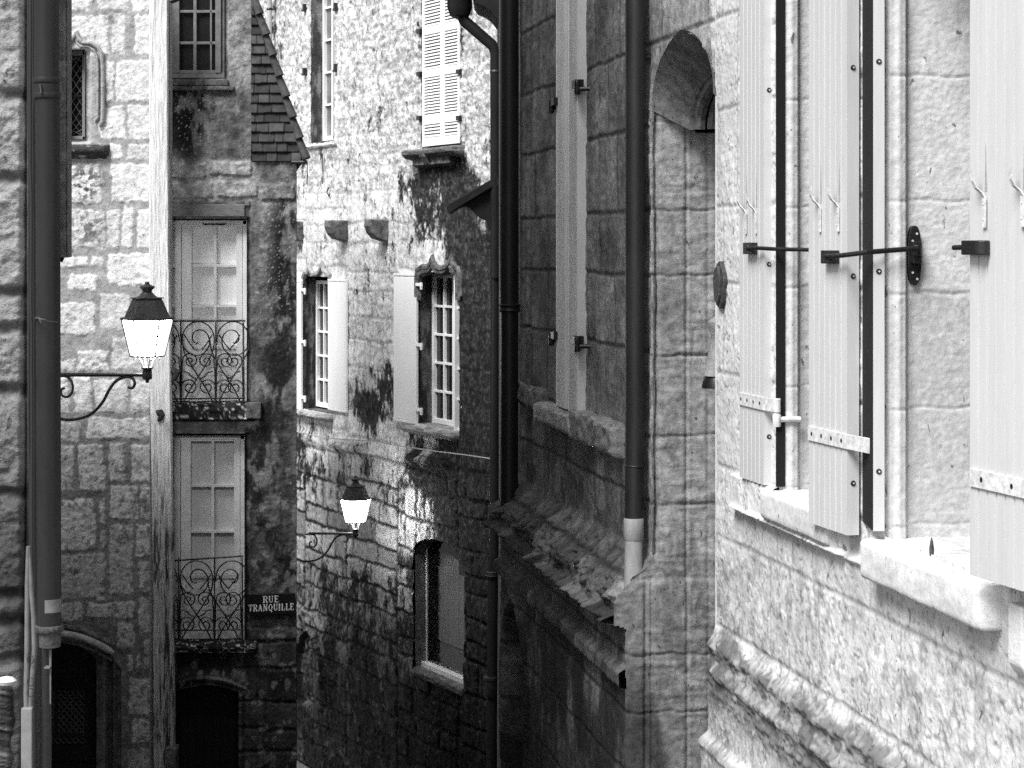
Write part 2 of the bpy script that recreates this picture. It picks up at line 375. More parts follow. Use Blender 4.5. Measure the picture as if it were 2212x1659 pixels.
    s.quad([(b1[0], b1[1], zb), (b1[0]+5, b1[1], zb), (b1[0]+5, b1[1], 7.5), (b1[0], b1[1], 7.5)], .6)
    s.quad([(b1[0]+5, b1[1], zb), (b0[0]+6, b0[1], zb), (b0[0]+6, b0[1], 7.5), (b1[0]+5, b1[1], 7.5)], .6)
    s.quad([(b0[0], b0[1], 7.5), (b0[0]+6, b0[1], 7.5), (b1[0]+5, b1[1], 7.5), (b1[0], b1[1], 7.5)], .3)
    # jambs of the windows, facing up the street; the visible far jambs carry a roll and a step
    for (dj, wdt, sd_) in ((8.33, .34, 1), (7.14, .42, 2)):
        g_ = FR(R.pt(du(dj), 0, 0)[:2], (1, .1827), (.1827, -1)); us2 = axis(0, wdt, .005); vs2 = axis(-1.05, 1.5, .006)
        zz = [-1.5, -1.0, -.58, -.165, .17, .62, 1.05, 1.6]
        U2, V2, D2, I2, _, _ = masonry(us2, vs2, [(a, b, c, e) for c, e in zip(zz[:-1], zz[1:]) for a, b in ((-.01, .085), (.088, .7))], gap=.002, warp=.004, corner=.004, seed=40+sd_)
        nn = fbm(U2*30, V2*30, 41+sd_, 4, .6); lp = ss(.4, .6, fbm(U2*8, V2*4, 44, 3))
        s2 = ss(0, .01, D2)
        jt = np.exp(-(np.minimum.reduce([np.abs(V2-z+.004*np.sin(U2*30)) for z in zz])/.006)**2)
        H2 = -.03*ss(.075, .095, U2)+.006*np.exp(-((U2-.05)/.014)**2)+(nn-.5)*.003-jt*.004-.012*ss(.0, .015, .02-U2)
        pit = fbm(U2*60, V2*110, 47+sd_, 2); H2 += (pit-.5)*.003*ss(.09, .1, U2)
        T2 = (.64+.05*I2)*(.84+.3*nn)
        T2 = mix(T2, .40, .6*ss(.1, .11, U2)*ss(-.145, -.155, V2)*ss(-1.1, -1.0, V2))    # newer, greyer infill block
        T2 = mix(T2, .50, .4*jt)
        T2 = mix(T2, .48, .5*lp*ss(.1, .03, U2)*ss(-.2, -.4, V2))
        T2 = mix(T2, .62, .6*ss(.55, .65, fbm(U2*50, V2*50, 49, 3)))
        s.grid(g_, U2, V2, H2, T2)
        # lining behind the reveal, and the near jamb
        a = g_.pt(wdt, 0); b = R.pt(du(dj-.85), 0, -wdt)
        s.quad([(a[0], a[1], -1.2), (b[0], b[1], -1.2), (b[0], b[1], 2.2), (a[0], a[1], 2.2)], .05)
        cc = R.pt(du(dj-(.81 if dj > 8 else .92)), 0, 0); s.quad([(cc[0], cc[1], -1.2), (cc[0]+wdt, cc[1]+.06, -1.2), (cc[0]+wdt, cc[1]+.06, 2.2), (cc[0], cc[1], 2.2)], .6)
    s.build('wall', M['near'], t)
    # sills
    def sill(d0, d1, z0, z1, hf, lo=None, name='window_sill', m_='sillstone'):
        us_ = axis(du(d0), du(d1), .012); s_ = SM()
        # profile swept along the wall: (h, z)
        pr = [(-.42, z1-.006), (-.2, z1-.003), (hf-.03, z1), (hf-.008, z1-.004), (hf, z1-.014), (hf, z0+.014), (hf-.006, z0+.003), (hf-.02, z0), (.012, z0), (.012, z0-.022), (-.05, z0-.022)]
        P = []; per = []
        for a, b in zip(pr[:-1], pr[1:]):
            n = max(1, int(math.hypot(b[0]-a[0], b[1]-a[1])/.012)); P += [(a[0]+(b[0]-a[0])*i/n, a[1]+(b[1]-a[1])*i/n) for i in range(n)]
        P.append(pr[-1]); P = np.array(P)
        U, K = np.meshgrid(us_, np.arange(len(P))); Hh = P[:, 0][K]; Z = P[:, 1][K]
        nz = (fbm(U*9, K*.2, 61, 5, .6)-.5); Hh = Hh+nz*.007; Z = Z+(fbm(U*9+40, K*.2, 66, 5)-.5)*.006
        e = .010*(ss(du(d0)+.03, du(d0), U)+ss(du(d1)-.03, du(d1), U)); Hh = np.where(Hh > 0, Hh-e, Hh)
        T = .66+nz*.3; T = mix(T, .45, .5*ss(.5, .62, fbm(U*7, K*.5, 67, 4))*ss(z1-.02, z1-.1, Z))
        T = mix(T, .35, .6*ss(hf-.1, hf-.25, Hh)*ss(.45, .6, fbm(U*40, Hh*40, 68, 3)))
        s_.sweep(R, U, Z, Hh, T, -.45)
        o = s_.build(name, M['near'], t); return o
    sill(6.16, 7.19, -1.185, -1.045, .085)
    sill(7.62, 8.44, -1.14, -1.015, .060)
    sill(4.9, 5.62, -1.185, -1.045, .085)
    # stone stub standing on the near end of the sill course
    m = MB().side(R, [(-.02, -1.30), (-.02, -1.07), (.045, -1.07), (.045, -1.25), (.03, -1.275), (.005, -1.30)], du(5.93), du(6.03)); m.build('sill_bracket', M['sillstone'], t, bevel=.008)
    sp = MB(); p = Vector(R.pt(du(6.72), -1.04, .0)); sp.lathe(p, [(.007, 0), (.009, .02), (.005, .05), (.001, .062)], 8); sp.build('shutter_pin', M['rust'], t, smooth=True)
    # --- shutters
    def shutter(dn, hn, df, hf_, zb, first, hooks, zt=1.6, nb=None, strapz=None, thick=.048, ext=.05, blk=None, rod=None, bolts=True):
        """near edge (hinge) at depth dn standing hn off the wall, far (free) edge at df standing hf_ off"""
        A = Vector(R.pt(du(dn), 0, hn)); B = Vector(R.pt(du(df), 0, hf_)); L_ = (B-A).length; t_ = (B-A)/L_
        nrm = Vector((-t_.y, t_.x, 0));
        if nrm.x > 0: nrm = -nrm
        fr = FR((A.x, A.y), (t_.x, t_.y), (nrm.x, nrm.y))
        n = nb or max(3, round(L_/.052)); gw = .0045; poly = [(0., -thick), (0., 0.)]
        for i in range(1, n):
            u = L_*i/n; poly += [(u-gw*1.3, 0), (u-gw*.4, -.012), (u+gw*.4, -.012), (u+gw*1.3, 0)]
        poly += [(L_, 0), (L_, -thick)]
        m = MB(); m.loft([fr.pt(u, zb, h) for u, h in poly], [fr.pt(u, zt, h) for u, h in poly])
        sh = m.build('shutter', M['paint'], t); tag(sh, first)
        for hu in hooks:
            hm = MB(); hz = .205*0+.0
            zt_ = .27; x = hu
            pr = [(.0, .055), (.0, .0705)]
            path = [(x, .035, .006), (x, .10, .006), (x, .148, .007), (x, .168, .016), (x, .19, .03), (x, .215, .04), (x, .245, .042)]
            path = [(x, .06, .005), (x, .15, .005), (x+.004, .165, .012), (x+.012, .18, .026), (x+.016, .2, .034), (x+.016, .235, .036)]
            wd = .009
            A_, B_ = [], []
            for i in range(len(path)-1):
                a, b = path[i], path[i+1]
                hm.loft([fr.pt(a[0]-wd, a[1], a[2]-.002), fr.pt(a[0]+wd, a[1], a[2]-.002), fr.pt(a[0]+wd, a[1], a[2]+.003), fr.pt(a[0]-wd, a[1], a[2]+.003)],
                        [fr.pt(b[0]-wd, b[1], b[2]-.002), fr.pt(b[0]+wd, b[1], b[2]-.002), fr.pt(b[0]+wd, b[1], b[2]+.003), fr.pt(b[0]-wd, b[1], b[2]+.003)])
            for zz in (.085, .13): hm.lathe(Vector(fr.pt(x, zz, .006)), [(.004, -.002), (.005, 0), (.002, .003)], 8)
            hm.build('shutter_hook', M['strap'], sh)
            rm = MB(); rm.poly([fr.pt(x+.004, .17, .0012), fr.pt(x-.006, .17, .0012), fr.pt(x-.005, .21, .0012), fr.pt(x-.0015, .32, .0012), fr.pt(x+.0015, .24, .0012)], [(0, 1, 2, 3, 4)]); rm.build('rust_stain', M['ruststain'], sh)
        if strapz is not None:
            z0 = strapz
            sm = MB(); sm.box(fr, -.0, L_*.985, z0-.028, z0+.028, .0008, .007)
            kn = [(-.0, .0), (-.03, .004), (-.05, -.01)]
            sm.loft([fr.pt(0, z0-.028, .001), fr.pt(0, z0+.028, .001), fr.pt(0, z0+.028, .007), fr.pt(0, z0-.028, .007)],
                    [fr.pt(-ext, z0-.028, -.014), fr.pt(-ext, z0+.028, -.014), fr.pt(-ext, z0+.028, -.007), fr.pt(-ext, z0-.028, -.007)])
            c = Vector(fr.pt(-ext-.008, z0, -.020)); sm.lathe(c, [(.015, -.03), (.017, -.026), (.017, .026), (.015, .03)], 14)
            sm.build('strap_hinge', M['strap'], sh, bevel=.0015)
            pm = MB(); pm.lathe(c-Vector((0, 0, .06)), [(.016, -.028), (.018, -.02), (.018, .02), (.014, .028)], 14)
            e = Vector(fr.pt(-ext-.02, z0-.058, -.12)); pm.tube([c-Vector((0, 0, .058)), e], .012, 8)
            pm.build('hinge_pin', M['strap'], sh, smooth=True)
            bm_ = MB(); k = 4
            for i in range(k):
                u = L_*(.10+.78*i/(k-1)); cc = fr.pt(u, z0, .0075); bm_.poly([fr.pt(u+.008*math.cos(a), z0+.0085*math.sin(a), .008) for a in np.linspace(0, 2*math.pi, 11)[:-1]], [tuple(range(10))])
            bm_.each('strap_bolt', M['iron'], sh)
        if bolts:
            bm_ = MB(); ef = FR(fr.pt(0, 0, -thick/2)[:2], (fr.n[0], fr.n[1]), (-t_.x, -t_.y))
            for zz in bolts if isinstance(bolts, (list, tuple)) else (.70, -.06, -.83):
                for r_, hh in ((.0105, .004),):
                    ring = [ef.pt(r_*math.cos(a), zz+r_*math.sin(a), .001) for a in np.linspace(0, 2*math.pi, 15)[:-1]]
                    ring2 = [ef.pt(r_*.8*math.cos(a), zz+r_*.8*math.sin(a), hh) for a in np.linspace(0, 2*math.pi, 15)[:-1]]
                    bm_.loft(ring, ring2)
            bm_.each('edge_bolt', M['iron'], sh, smooth=False)
            cm = MB()
            for zz in bolts if isinstance(bolts, (list, tuple)) else (.70, -.06, -.83):
                cm.loft([ef.pt(-.001+.0035*math.cos(a), zz+.0035*math.sin(a), .004) for a in np.linspace(0, 2*math.pi, 9)[:-1]], [ef.pt(-.001+.0035*math.cos(a), zz+.0035*math.sin(a), .0055) for a in np.linspace(0, 2*math.pi, 9)[:-1]])
            cm.each('bolt_head', M['strap'], sh)
        return sh, fr, L_, t_
    # first: on the far pier
    s1, f1, L1, _ = shutter(8.43, .040, 8.74, .050, -1.005, 'narrowest pale shutter leaf', (.09, .22), strapz=-.66, ext=.10, bolts=(.667, -.07, -.80))
    def catch(fr, L_, u, z, ln, wd, sh):
        m = MB(); m.box(fr, u-ln, u+ln, z-wd, z+wd, .001, .03); m.lathe(Vector(fr.pt(u-ln*.4, z, .03)), [(.013, -.012), (.014, .0), (.013, .012)], 12)
        return m.build('latch_block', M['iron'], sh, bevel=.003)
    catch(f1, L1, .13, -.003, .055, .025, s1)
    a = Vector(f1.pt(.10, -.001, .035)); b = Vector(R.pt(du(8.12), -.010, -.13)); b3 = Vector(R.pt(du(8.29), -.006, .03)); b2 = Vector(f1.pt(.02, -.001, .03))
    MB().tube([a, b2, b3, b], .0085, 10).build('stay_bar', M['iron'], s1, smooth=True)
    # second: pair of leaves folded one on the other
    s2, f2, L2, _ = shutter(7.36, .064, 7.71, .090, -1.062, 'white shutter leaf in front of its folded twin', (.07, .24), strapz=-.715, ext=.20, bolts=(.665, -.105, -.87))
    s2b, f2b, L2b, _ = shutter(7.125, .052, 7.345, .006, -1.013, 'inner leaf folded flat behind the front leaf', (), strapz=None, bolts=(.665, -.085, -.80), thick=.040, nb=4)
    MB().box(f2b, .004, L2b, -1.01, 1.6, .0005, .004).build('leaf_gap_shade', M['black'], s2b)  # black sheet standing in for the shade between the folded leaves
    catch(f2, L2, .12, -.035, .055, .025, s2)
    a = Vector(f2.pt(.10, -.032, .038)); j2 = FR(R.pt(du(7.14), 0, 0)[:2], (1, .1827), (.1827, -1))
    b = Vector(j2.pt(.108, -.002, .03)); c_ = Vector(f2.pt(.0, -.03, .034)); c3 = Vector(R.pt(du(7.09), -.016, .085))
    MB().tube([a, c_, c3, b], .0095, 10).build('stay_bar', M['iron'], s2, smooth=True)
    # rounded black plate that the bar hooks into
    pl = MB(); rr = []
    zc = -.028
    for i in range(28):
        a_ = 2*math.pi*i/28; rr.append((.115+.026*math.copysign(abs(math.cos(a_))**.8, math.cos(a_)), zc+.108*math.copysign(abs(math.sin(a_))**.8, math.sin(a_))))
    pl.prism(j2, rr, -.034, -.010); plo = pl.build('bar_plate', M['iron'], t, bevel=.002)
    k = MB(); k.box(j2, .099, .131, zc-.03, zc+.05, .0-.02, .016); k.lathe(Vector(j2.pt(.115, -.01, .010)), [(.014, -.02), (.016, 0), (.014, .02)], 10); k.build('hook_eye', M['iron'], plo, bevel=.003)
    k = MB()
    for du_, dz in ((.008, .078), (-.008, .052), (-.008, -.062), (.009, -.085)):
        k.loft([j2.pt(.115+du_+.005*math.cos(a_), zc+dz+.005*math.sin(a_), -.012) for a_ in np.linspace(0, 6.28, 9)[:-1]], [j2.pt(.115+du_+.004*math.cos(a_), zc+dz+.004*math.sin(a_), -.0075) for a_ in np.linspace(0, 6.28, 9)[:-1]])
    k.each('screw_head', M['strap'], plo)
    # third: nearest
    s3, f3, L3, _ = shutter(5.45, .06, 6.11, .13, -1.0, 'widest nearest white shutter cut by the picture edge', (.20, .36, .58), strapz=-.70, nb=13, bolts=False)
    m = MB(); u = L3-.06; m.box(f3, u-.03, u+.062, -.022, .022, .002, .03); m.lathe(Vector(f3.pt(u-.045, 0, .016)), [(.02, -.022), (.022, -.018), (.022, .018), (.02, .022)], 16); m.build('latch_block', M['iron'], s3, bevel=.003)
    MB().tube([f3.pt(u+.05, .002, .016), f3.pt(u+.13, -.0, .016), f3.pt(u+.135, -.0, .016)], [.0085, .0085, .004], 10).build('stay_bar', M['iron'], s3, smooth=True)
    # black strip standing for the shade in the gap between leaf and wall
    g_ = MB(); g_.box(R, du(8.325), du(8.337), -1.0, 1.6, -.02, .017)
    g_.build('gap_shade_strip', M['black'], t)
    # oval iron tie plate on the pier
    e = MB(); cu, cv = R.uv(1562, 615); pp = [(cu+.075*math.cos(a_)*(1+.08*math.sin(5*a_)), cv+.108*math.sin(a_)*(1+.05*math.cos(7*a_))) for a_ in np.linspace(0, 6.2832, 25)[:-1]]
    e.prism(R, pp, .0, .022); ip = [(cu+(p[0]-cu)*.68, cv+(p[1]-cv)*.8) for p in pp]; e.prism(R, ip, .02, .034)
    e.build('wall_tie_plate', M['rust'], t, bevel=.004)
near_house()

# ================================================================ second right house: dark ashlar, arched doorway
RDT = .20
def door_house():
    t = thing('stone_house', 'shaded ashlar house with a pointed arched doorway and tall narrow closed shutters', 'house', (1.6, 12.0, ground_z(12)))
    uA, uB = R.uv(1545)[0]-.12, du(14.15); uA0 = R.uv(1545)[0]; jd = R.uv(1415)[0]       # jd: far jamb of the doorway
    us = axis(uA, uB, .018); vs = axis(-4.3, 1.95, .008)
    zs = [-4.6, -4.1, -3.6, -3.15, -2.75, -2.42, -2.12, -1.74, -1.34, -1.0, -.55, -.15, .20, .645, 1.065, 1.5, 2.0]
    U, V, D, I, LU, LV = masonry(us, vs, rows(uA-.3, uB+.3, zs, .5, .95, 5), gap=.004, warp=.012, wscale=3, corner=.01, seed=12, ravel=.012)
    n1 = fbm(U*4, V*4, 13, 5, .6); n2 = fbm(U*20, V*20, 14, 4, .6)
    st = ss(0, .016, D); H = st*.006+(n1-.5)*.022+(n2-.5)*.010
    er = (fbm(U*8, V*14, 16, 5, .66)-.5)*.34
    # big weather-eaten string course, then a plinth standing proud, then a thin broken band
    P_ = ss(-1.60, -1.86, V)*ss(-1.99, -1.93, V)
    H += .20*P_*(1+er*1.3)+.14*ss(-1.90, -1.97, V)+er*.10*ss(-1.52, -1.7, V)*ss(-2.05, -1.95, V)+(fbm(U*16, V*26, 27, 4, .65)-.5)*.07*ss(-1.58, -1.7, V)*ss(-2.1, -1.98, V)
    bd = ss(-2.18, -2.22, V)*ss(-2.32, -2.28, V)*ss(.42, .5, fbm(U*2, V*.1, 18, 2)+.12*ss(du(13.0), du(11.6), U)); H += .05*bd*(1+er)
    # strip pilaster beside the shutters and drip edge
    H += .018*ss(du(11.50), du(11.52), U)*ss(du(11.68), du(11.66), U)*ss(-1.6, -1.5, V)
    # moulding at the far corner
    for dd in (13.55, 13.8, 14.02): H += .02*np.exp(-((U-du(dd))/.04)**2)*ss(-1.55, -1.45, V)
    qx, qy = R.q(U, V)
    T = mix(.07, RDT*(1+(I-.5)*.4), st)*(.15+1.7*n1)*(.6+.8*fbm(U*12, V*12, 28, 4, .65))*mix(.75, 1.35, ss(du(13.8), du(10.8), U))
    str_ = fbm(U*9, V*1.1, 19, 4, .6)
    T = mix(T, .07, .55*ss(.52, .66, str_)*(.35+.65*ss(-1.0, -1.6, V)))
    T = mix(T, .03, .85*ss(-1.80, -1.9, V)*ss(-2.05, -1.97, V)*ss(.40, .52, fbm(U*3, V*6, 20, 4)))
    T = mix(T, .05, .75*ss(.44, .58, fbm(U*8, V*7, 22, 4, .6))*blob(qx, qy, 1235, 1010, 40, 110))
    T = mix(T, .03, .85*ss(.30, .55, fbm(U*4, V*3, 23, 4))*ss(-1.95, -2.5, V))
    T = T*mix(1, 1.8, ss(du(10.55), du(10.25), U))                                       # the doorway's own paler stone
    # lancet: pointed arch recess low down at the far end
    cu = R.uv(1158)[0]; aw = .40; sp = -2.95
    def ogive(U, V, cu, aw, sp, rise): return np.where(V > sp+rise, 1., np.abs(U-cu)-aw*(1-np.clip((V-sp)/rise, 0, 1)**2.2)**.62)
    def pointed(U, V, cu, aw, sp, rise):
        x = np.abs(U-cu); rr = (aw*aw+rise*rise)/(2*aw); up = np.maximum(V-sp, 0)
        return np.sqrt(np.maximum((x+rr-aw), 0)**2+up**2)-rr
    sd_ = np.where(V > sp, pointed(U, V, cu, aw, sp, .52), np.abs(U-cu)-aw)
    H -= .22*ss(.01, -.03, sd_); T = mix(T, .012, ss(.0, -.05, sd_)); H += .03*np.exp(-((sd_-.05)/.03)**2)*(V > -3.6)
    # doorway
    dw = (jd-uA0); dcu = (jd+uA0)/2; H = np.where(U < uA0+.01, H*.3-.05, H); spz = .72
    hd = ogive(U, V, dcu, dw/2, spz, .34)
    hole = (hd < 0) & (U < jd-.012)
    hole &= ~(V > 1.12)
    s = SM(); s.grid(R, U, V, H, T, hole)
    # far jamb (faces the camera), stepped with shallow rolls
    g_ = FR(R.pt(jd, 0, 0)[:2], (1, .10), (.10, -1))
    us2 = axis(-.22, .42, .006); vs2 = axis(-2.95, .83, .008)
    zz = [-3.3, -2.9, -2.42, -2.12, -1.72, -1.34, -.98, -.56, -.14, .20, .66, 1.3]
    U2, V2, D2, I2, _, _ = masonry(us2, vs2, [(a, b, c, e) for i, (c, e) in enumerate(zip(zz[:-1], zz[1:])) for a, b in ((-.3, -.01), (-.01, .165 if i % 2 else .15), (.165 if i % 2 else .15, .6))], gap=.0015, warp=.005, corner=.004, seed=45, ravel=.006)
    nn = fbm(U2*16, V2*16, 46, 5, .62); lay = fbm(U2*5, V2*30, 48, 4, .6)
    jt = np.exp(-(np.minimum.reduce([np.abs(V2-z+.006*(fbm(U2*12, V2*0+z, 49, 2)-.5)*4) for z in zz])/.007)**2)
    H2 = (nn-.5)*.014+(lay-.5)*.016*ss(.45, .6, fbm(U2*3, V2*2.2, 50, 2))-jt*.01
    H2 -= .035*ss(.165, .18, U2)*ss(.2, .19, U2)*0+.016*np.exp(-((U2-.17)/.012)**2)+.012*ss(.17, .2, U2)+.008*np.exp(-((U2-.285)/.012)**2)
    edge = ss(.03, .0, U2); H2 -= edge*.03*(V2 > -1.6)
    low = ss(-1.70, -1.76, V2); H2 += low*.02
    H2 -= .02*np.exp(-((U2+.05)/.012)**2)*low+.015*np.exp(-((U2+.02)/.01)**2)*low
    T2 = .40*(1+.16*(I2-.5))*(.72+.5*nn)*mix(1, .72, ss(-1.3, -2.3, V2))
    T2 = mix(T2, .16, .65*jt)
    T2 = mix(T2, .13, .5*ss(.54, .63, fbm(U2*10, V2*3, 51, 4, .6))*ss(.2, -.8, V2))
    T2 = mix(T2, .05, .85*ss(.5, .6, fbm(U2*22, V2*9, 53, 4))*blob(U2, V2, .21, -1.78, .035, .12))
    T2 = mix(T2, .06, .85*ss(-1.95, -2.5, V2)*ss(.03, -.02, U2+.18*(V2+2.4)+.06*(fbm(U2*6, V2*6, 54, 3)-.5)))
    hp = .20*ss(-1.60, -1.86, V2)*ss(-1.99, -1.93, V2)+.14*ss(-1.90, -1.97, V2)
    hole2 = (V2 > np.maximum(.82-.95*U2, .61)) & (U2 > .0) | (U2 < -(hp+.012+.02*fbm(U2*9, V2*9, 55, 3)))
    s.grid(g_, U2, V2, H2, T2, hole2)
    # funnel-shaped underside of the arch: outer pointed curve to a smaller inner one
    def arch_curve(fr_c, half, sp_, rise, h, n=28, cu_=dcu, off=0.):
        out = [(cu_+half*(1-tt**2.2)**.62, sp_+rise*tt) for tt in [math.sin(math.pi/2*i/n) for i in range(n+1)]]
        left = [(2*cu_-x, z) for x, z in out]; crv = out+left[::-1][1:]
        return [fr_c.pt(u+off, z, h) for u, z in crv]
    O = np.array(arch_curve(R, dw/2+.014, spz, .352, .014)); Iv = np.array(arch_curve(R, dw/2-.10, .61, .27, -.16, off=-.0))
    k = 30; us3 = np.linspace(0, 1, k); A3 = O[None]*(1-us3[:, None, None])+Iv[None]*us3[:, None, None]
    nz = fbm(A3[..., 1]*14, A3[..., 2]*30+A3[..., 0]*20, 57, 4, .6)
    A3[..., 2] += (nz-.5)*.012
    idx = np.arange(k-1)[:, None]*O.shape[0]+np.arange(O.shape[0]-1)[None]
    q = np.stack([idx, idx+1, idx+O.shape[0]+1, idx+O.shape[0]], -1).reshape(-1, 4)
    s.V.append(A3.reshape(-1, 3)); s.T.append(np.clip(.22*(.5+nz), .02, .9).reshape(-1)); s.Q.append(q+s.n); s.n += k*O.shape[0]
    # plain walls above, below and behind
    s.wall(R, uA, uB, 1.95, 7.5, RDT*.8); s.wall(R, uA, uB, ground_z(14)-2.5, -4.3, .2, .14)
    b0, b1 = R.pt(uA+.02, 0), R.pt(uB, 0); zb = ground_z(14)-3
    s.quad([(b1[0], b1[1], zb), (b1[0]+6, b1[1]+.5, zb), (b1[0]+6, b1[1]+.5, 7.5), (b1[0], b1[1], 7.5)], .3)
    s.quad([(b1[0]+6, b1[1]+.5, zb), (b0[0]+6, b0[1], zb), (b0[0]+6, b0[1], 7.5), (b1[0]+6, b1[1]+.5, 7.5)], .3)
    s.quad([(b0[0], b0[1], 7.5), (b0[0]+6, b0[1], 7.5), (b1[0]+6, b1[1]+.5, 7.5), (b1[0], b1[1], 7.5)], .2)
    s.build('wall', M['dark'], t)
    # moulded inner arch and the dark door behind it
    m = MB()
    for rr, hh, sc in ((.016, -.170, .98), (.034, -.200, .90), (.022, -.25, .80), (.022, -.29, .76)):
        c = arch_curve(R, (dw/2-.10)*sc, .61, .27*sc, hh)
        m.tube(c, rr, 8)
    m.build('arch_moulding', mat('dark_moulded_stone', .16, .95, noise=(.5, 1.4), scale=20, bump=.7), t, smooth=True)
    m = MB(); m.box(R, uA+.02, jd-.08, -3.5, 1.1, -.50, -.44); m.build('door', M['wood'], t)
    m = MB(); m.box(R, uA, uA+.06, -3.5, 1.3, -.5, -.3); m.build('door_jamb', M['dstone'], t)
    # carved stone bracket half hidden by the near pier
    c = Vector(W(1552, 760, 10.0)); m = MB(); m.lathe(c, [(.004, .19), (.03, .17), (.055, .15), (.05, .12), (.035, .08), (.05, .0), (.075, -.12), (.03, -.13)][::-1], 16)
    m.build('carved_bracket', M['mstone'], t, smooth=True)
    c = Vector(W(1552, 838, 10.0)); m = MB(); m.lathe(c, [(.085, .0), (.08, .03), (.06, .07), (.03, .10)], 16); m.build('iron_hood', M['iron'], t, smooth=True)
    # closed narrow shutters
    ua, ub = R.uv(1262)[0], R.uv(1201)[0]; um = R.uv(1229)[0]; hh = .06
    Ro = R.off(hh); ua, um, ub = Ro.uv(1247)[0], Ro.uv(1224)[0], Ro.uv(1201)[0]
    for a, b in ((ua, um-.045), (um+.045, ub)):
        n = 12; poly = [(a, 0.), (a, hh)]
        for i in range(1, n): x = a+(b-a)*i/n; poly += [(x-.014, hh), (x, hh-.022), (x+.014, hh)]
        poly += [(b, hh), (b, 0.)]
        m = MB(); zb = R.uv(1232, 880)[1]
        m.loft([R.pt(u, zb, h) for u, h in poly], [R.pt(u, 2.0, h) for u, h in poly])
        sh = m.build('shutter', M['paintgrey'], t); e = a if a == ua else b
        for z in ((.98, -.56) if a == ua else (.92, -.56)):
            k = MB(); k.box(R, e-.05, e+.05, z-.02, z+.03, .03, .085); k.lathe(Vector(R.pt(e+(-.07 if a == ua else .07), z-.02, .075)), [(.016, -.045), (.019, -.03), (.019, .03), (.014, .045)], 12)
            k.tube([R.pt(e+(-.07 if a == ua else .07), z-.03, .07), R.pt(e+(-.10 if a == ua else .10), z-.03, -.02)], .014, 8); k.build('hinge_knuckle', M['iron'], sh, bevel=.003)
    m = MB(); m.box(R, um-.045, um+.045, zb, 2.0, 0, .02); m.build('shutter_post', M['rust'], t)
    # sill under the shutters and the broken band nearer the pipe
    s = SM()
    for (x0, x1, za, zt, hf, se, tn) in ((1262, 1185, -1.14, -1.02, .10, 71, .45), (1352, 1262, -1.16, -.985, .09, 75, .32), (1186, 1130, -1.10, -.95, .05, 79, .2)):
        u0, u1 = R.uv(x0)[0], R.uv(x1)[0]; us_ = axis(u0, u1, .02); pr = np.array([(-.02, zt+.01), (hf*.5, zt+.006), (hf-.015, zt), (hf, zt-.015), (hf, (za+zt)/2), (hf, za+.02), (hf-.02, za), (.0, za-.01)])
        pr = np.repeat(pr, 3, 0)[:-2]; pr[1:-1] = (pr[:-2]+pr[1:-1]+pr[2:])/3
        U, K = np.meshgrid(us_, np.arange(len(pr))); big = 1 if se == 71 else 1.9
        nz = fbm(U*12, K*.5, se, 5, .62)-.5; Hh = pr[:, 0][K]+nz*.02*big; Z = pr[:, 1][K]+(fbm(U*7+9, K*.3, se+2, 4)-.5)*.014*big
        s.sweep(R, U, Z, Hh, tn*(1+nz*1.3), -.06)
    s.build('window_sill', M['dark'], t)
door_house()

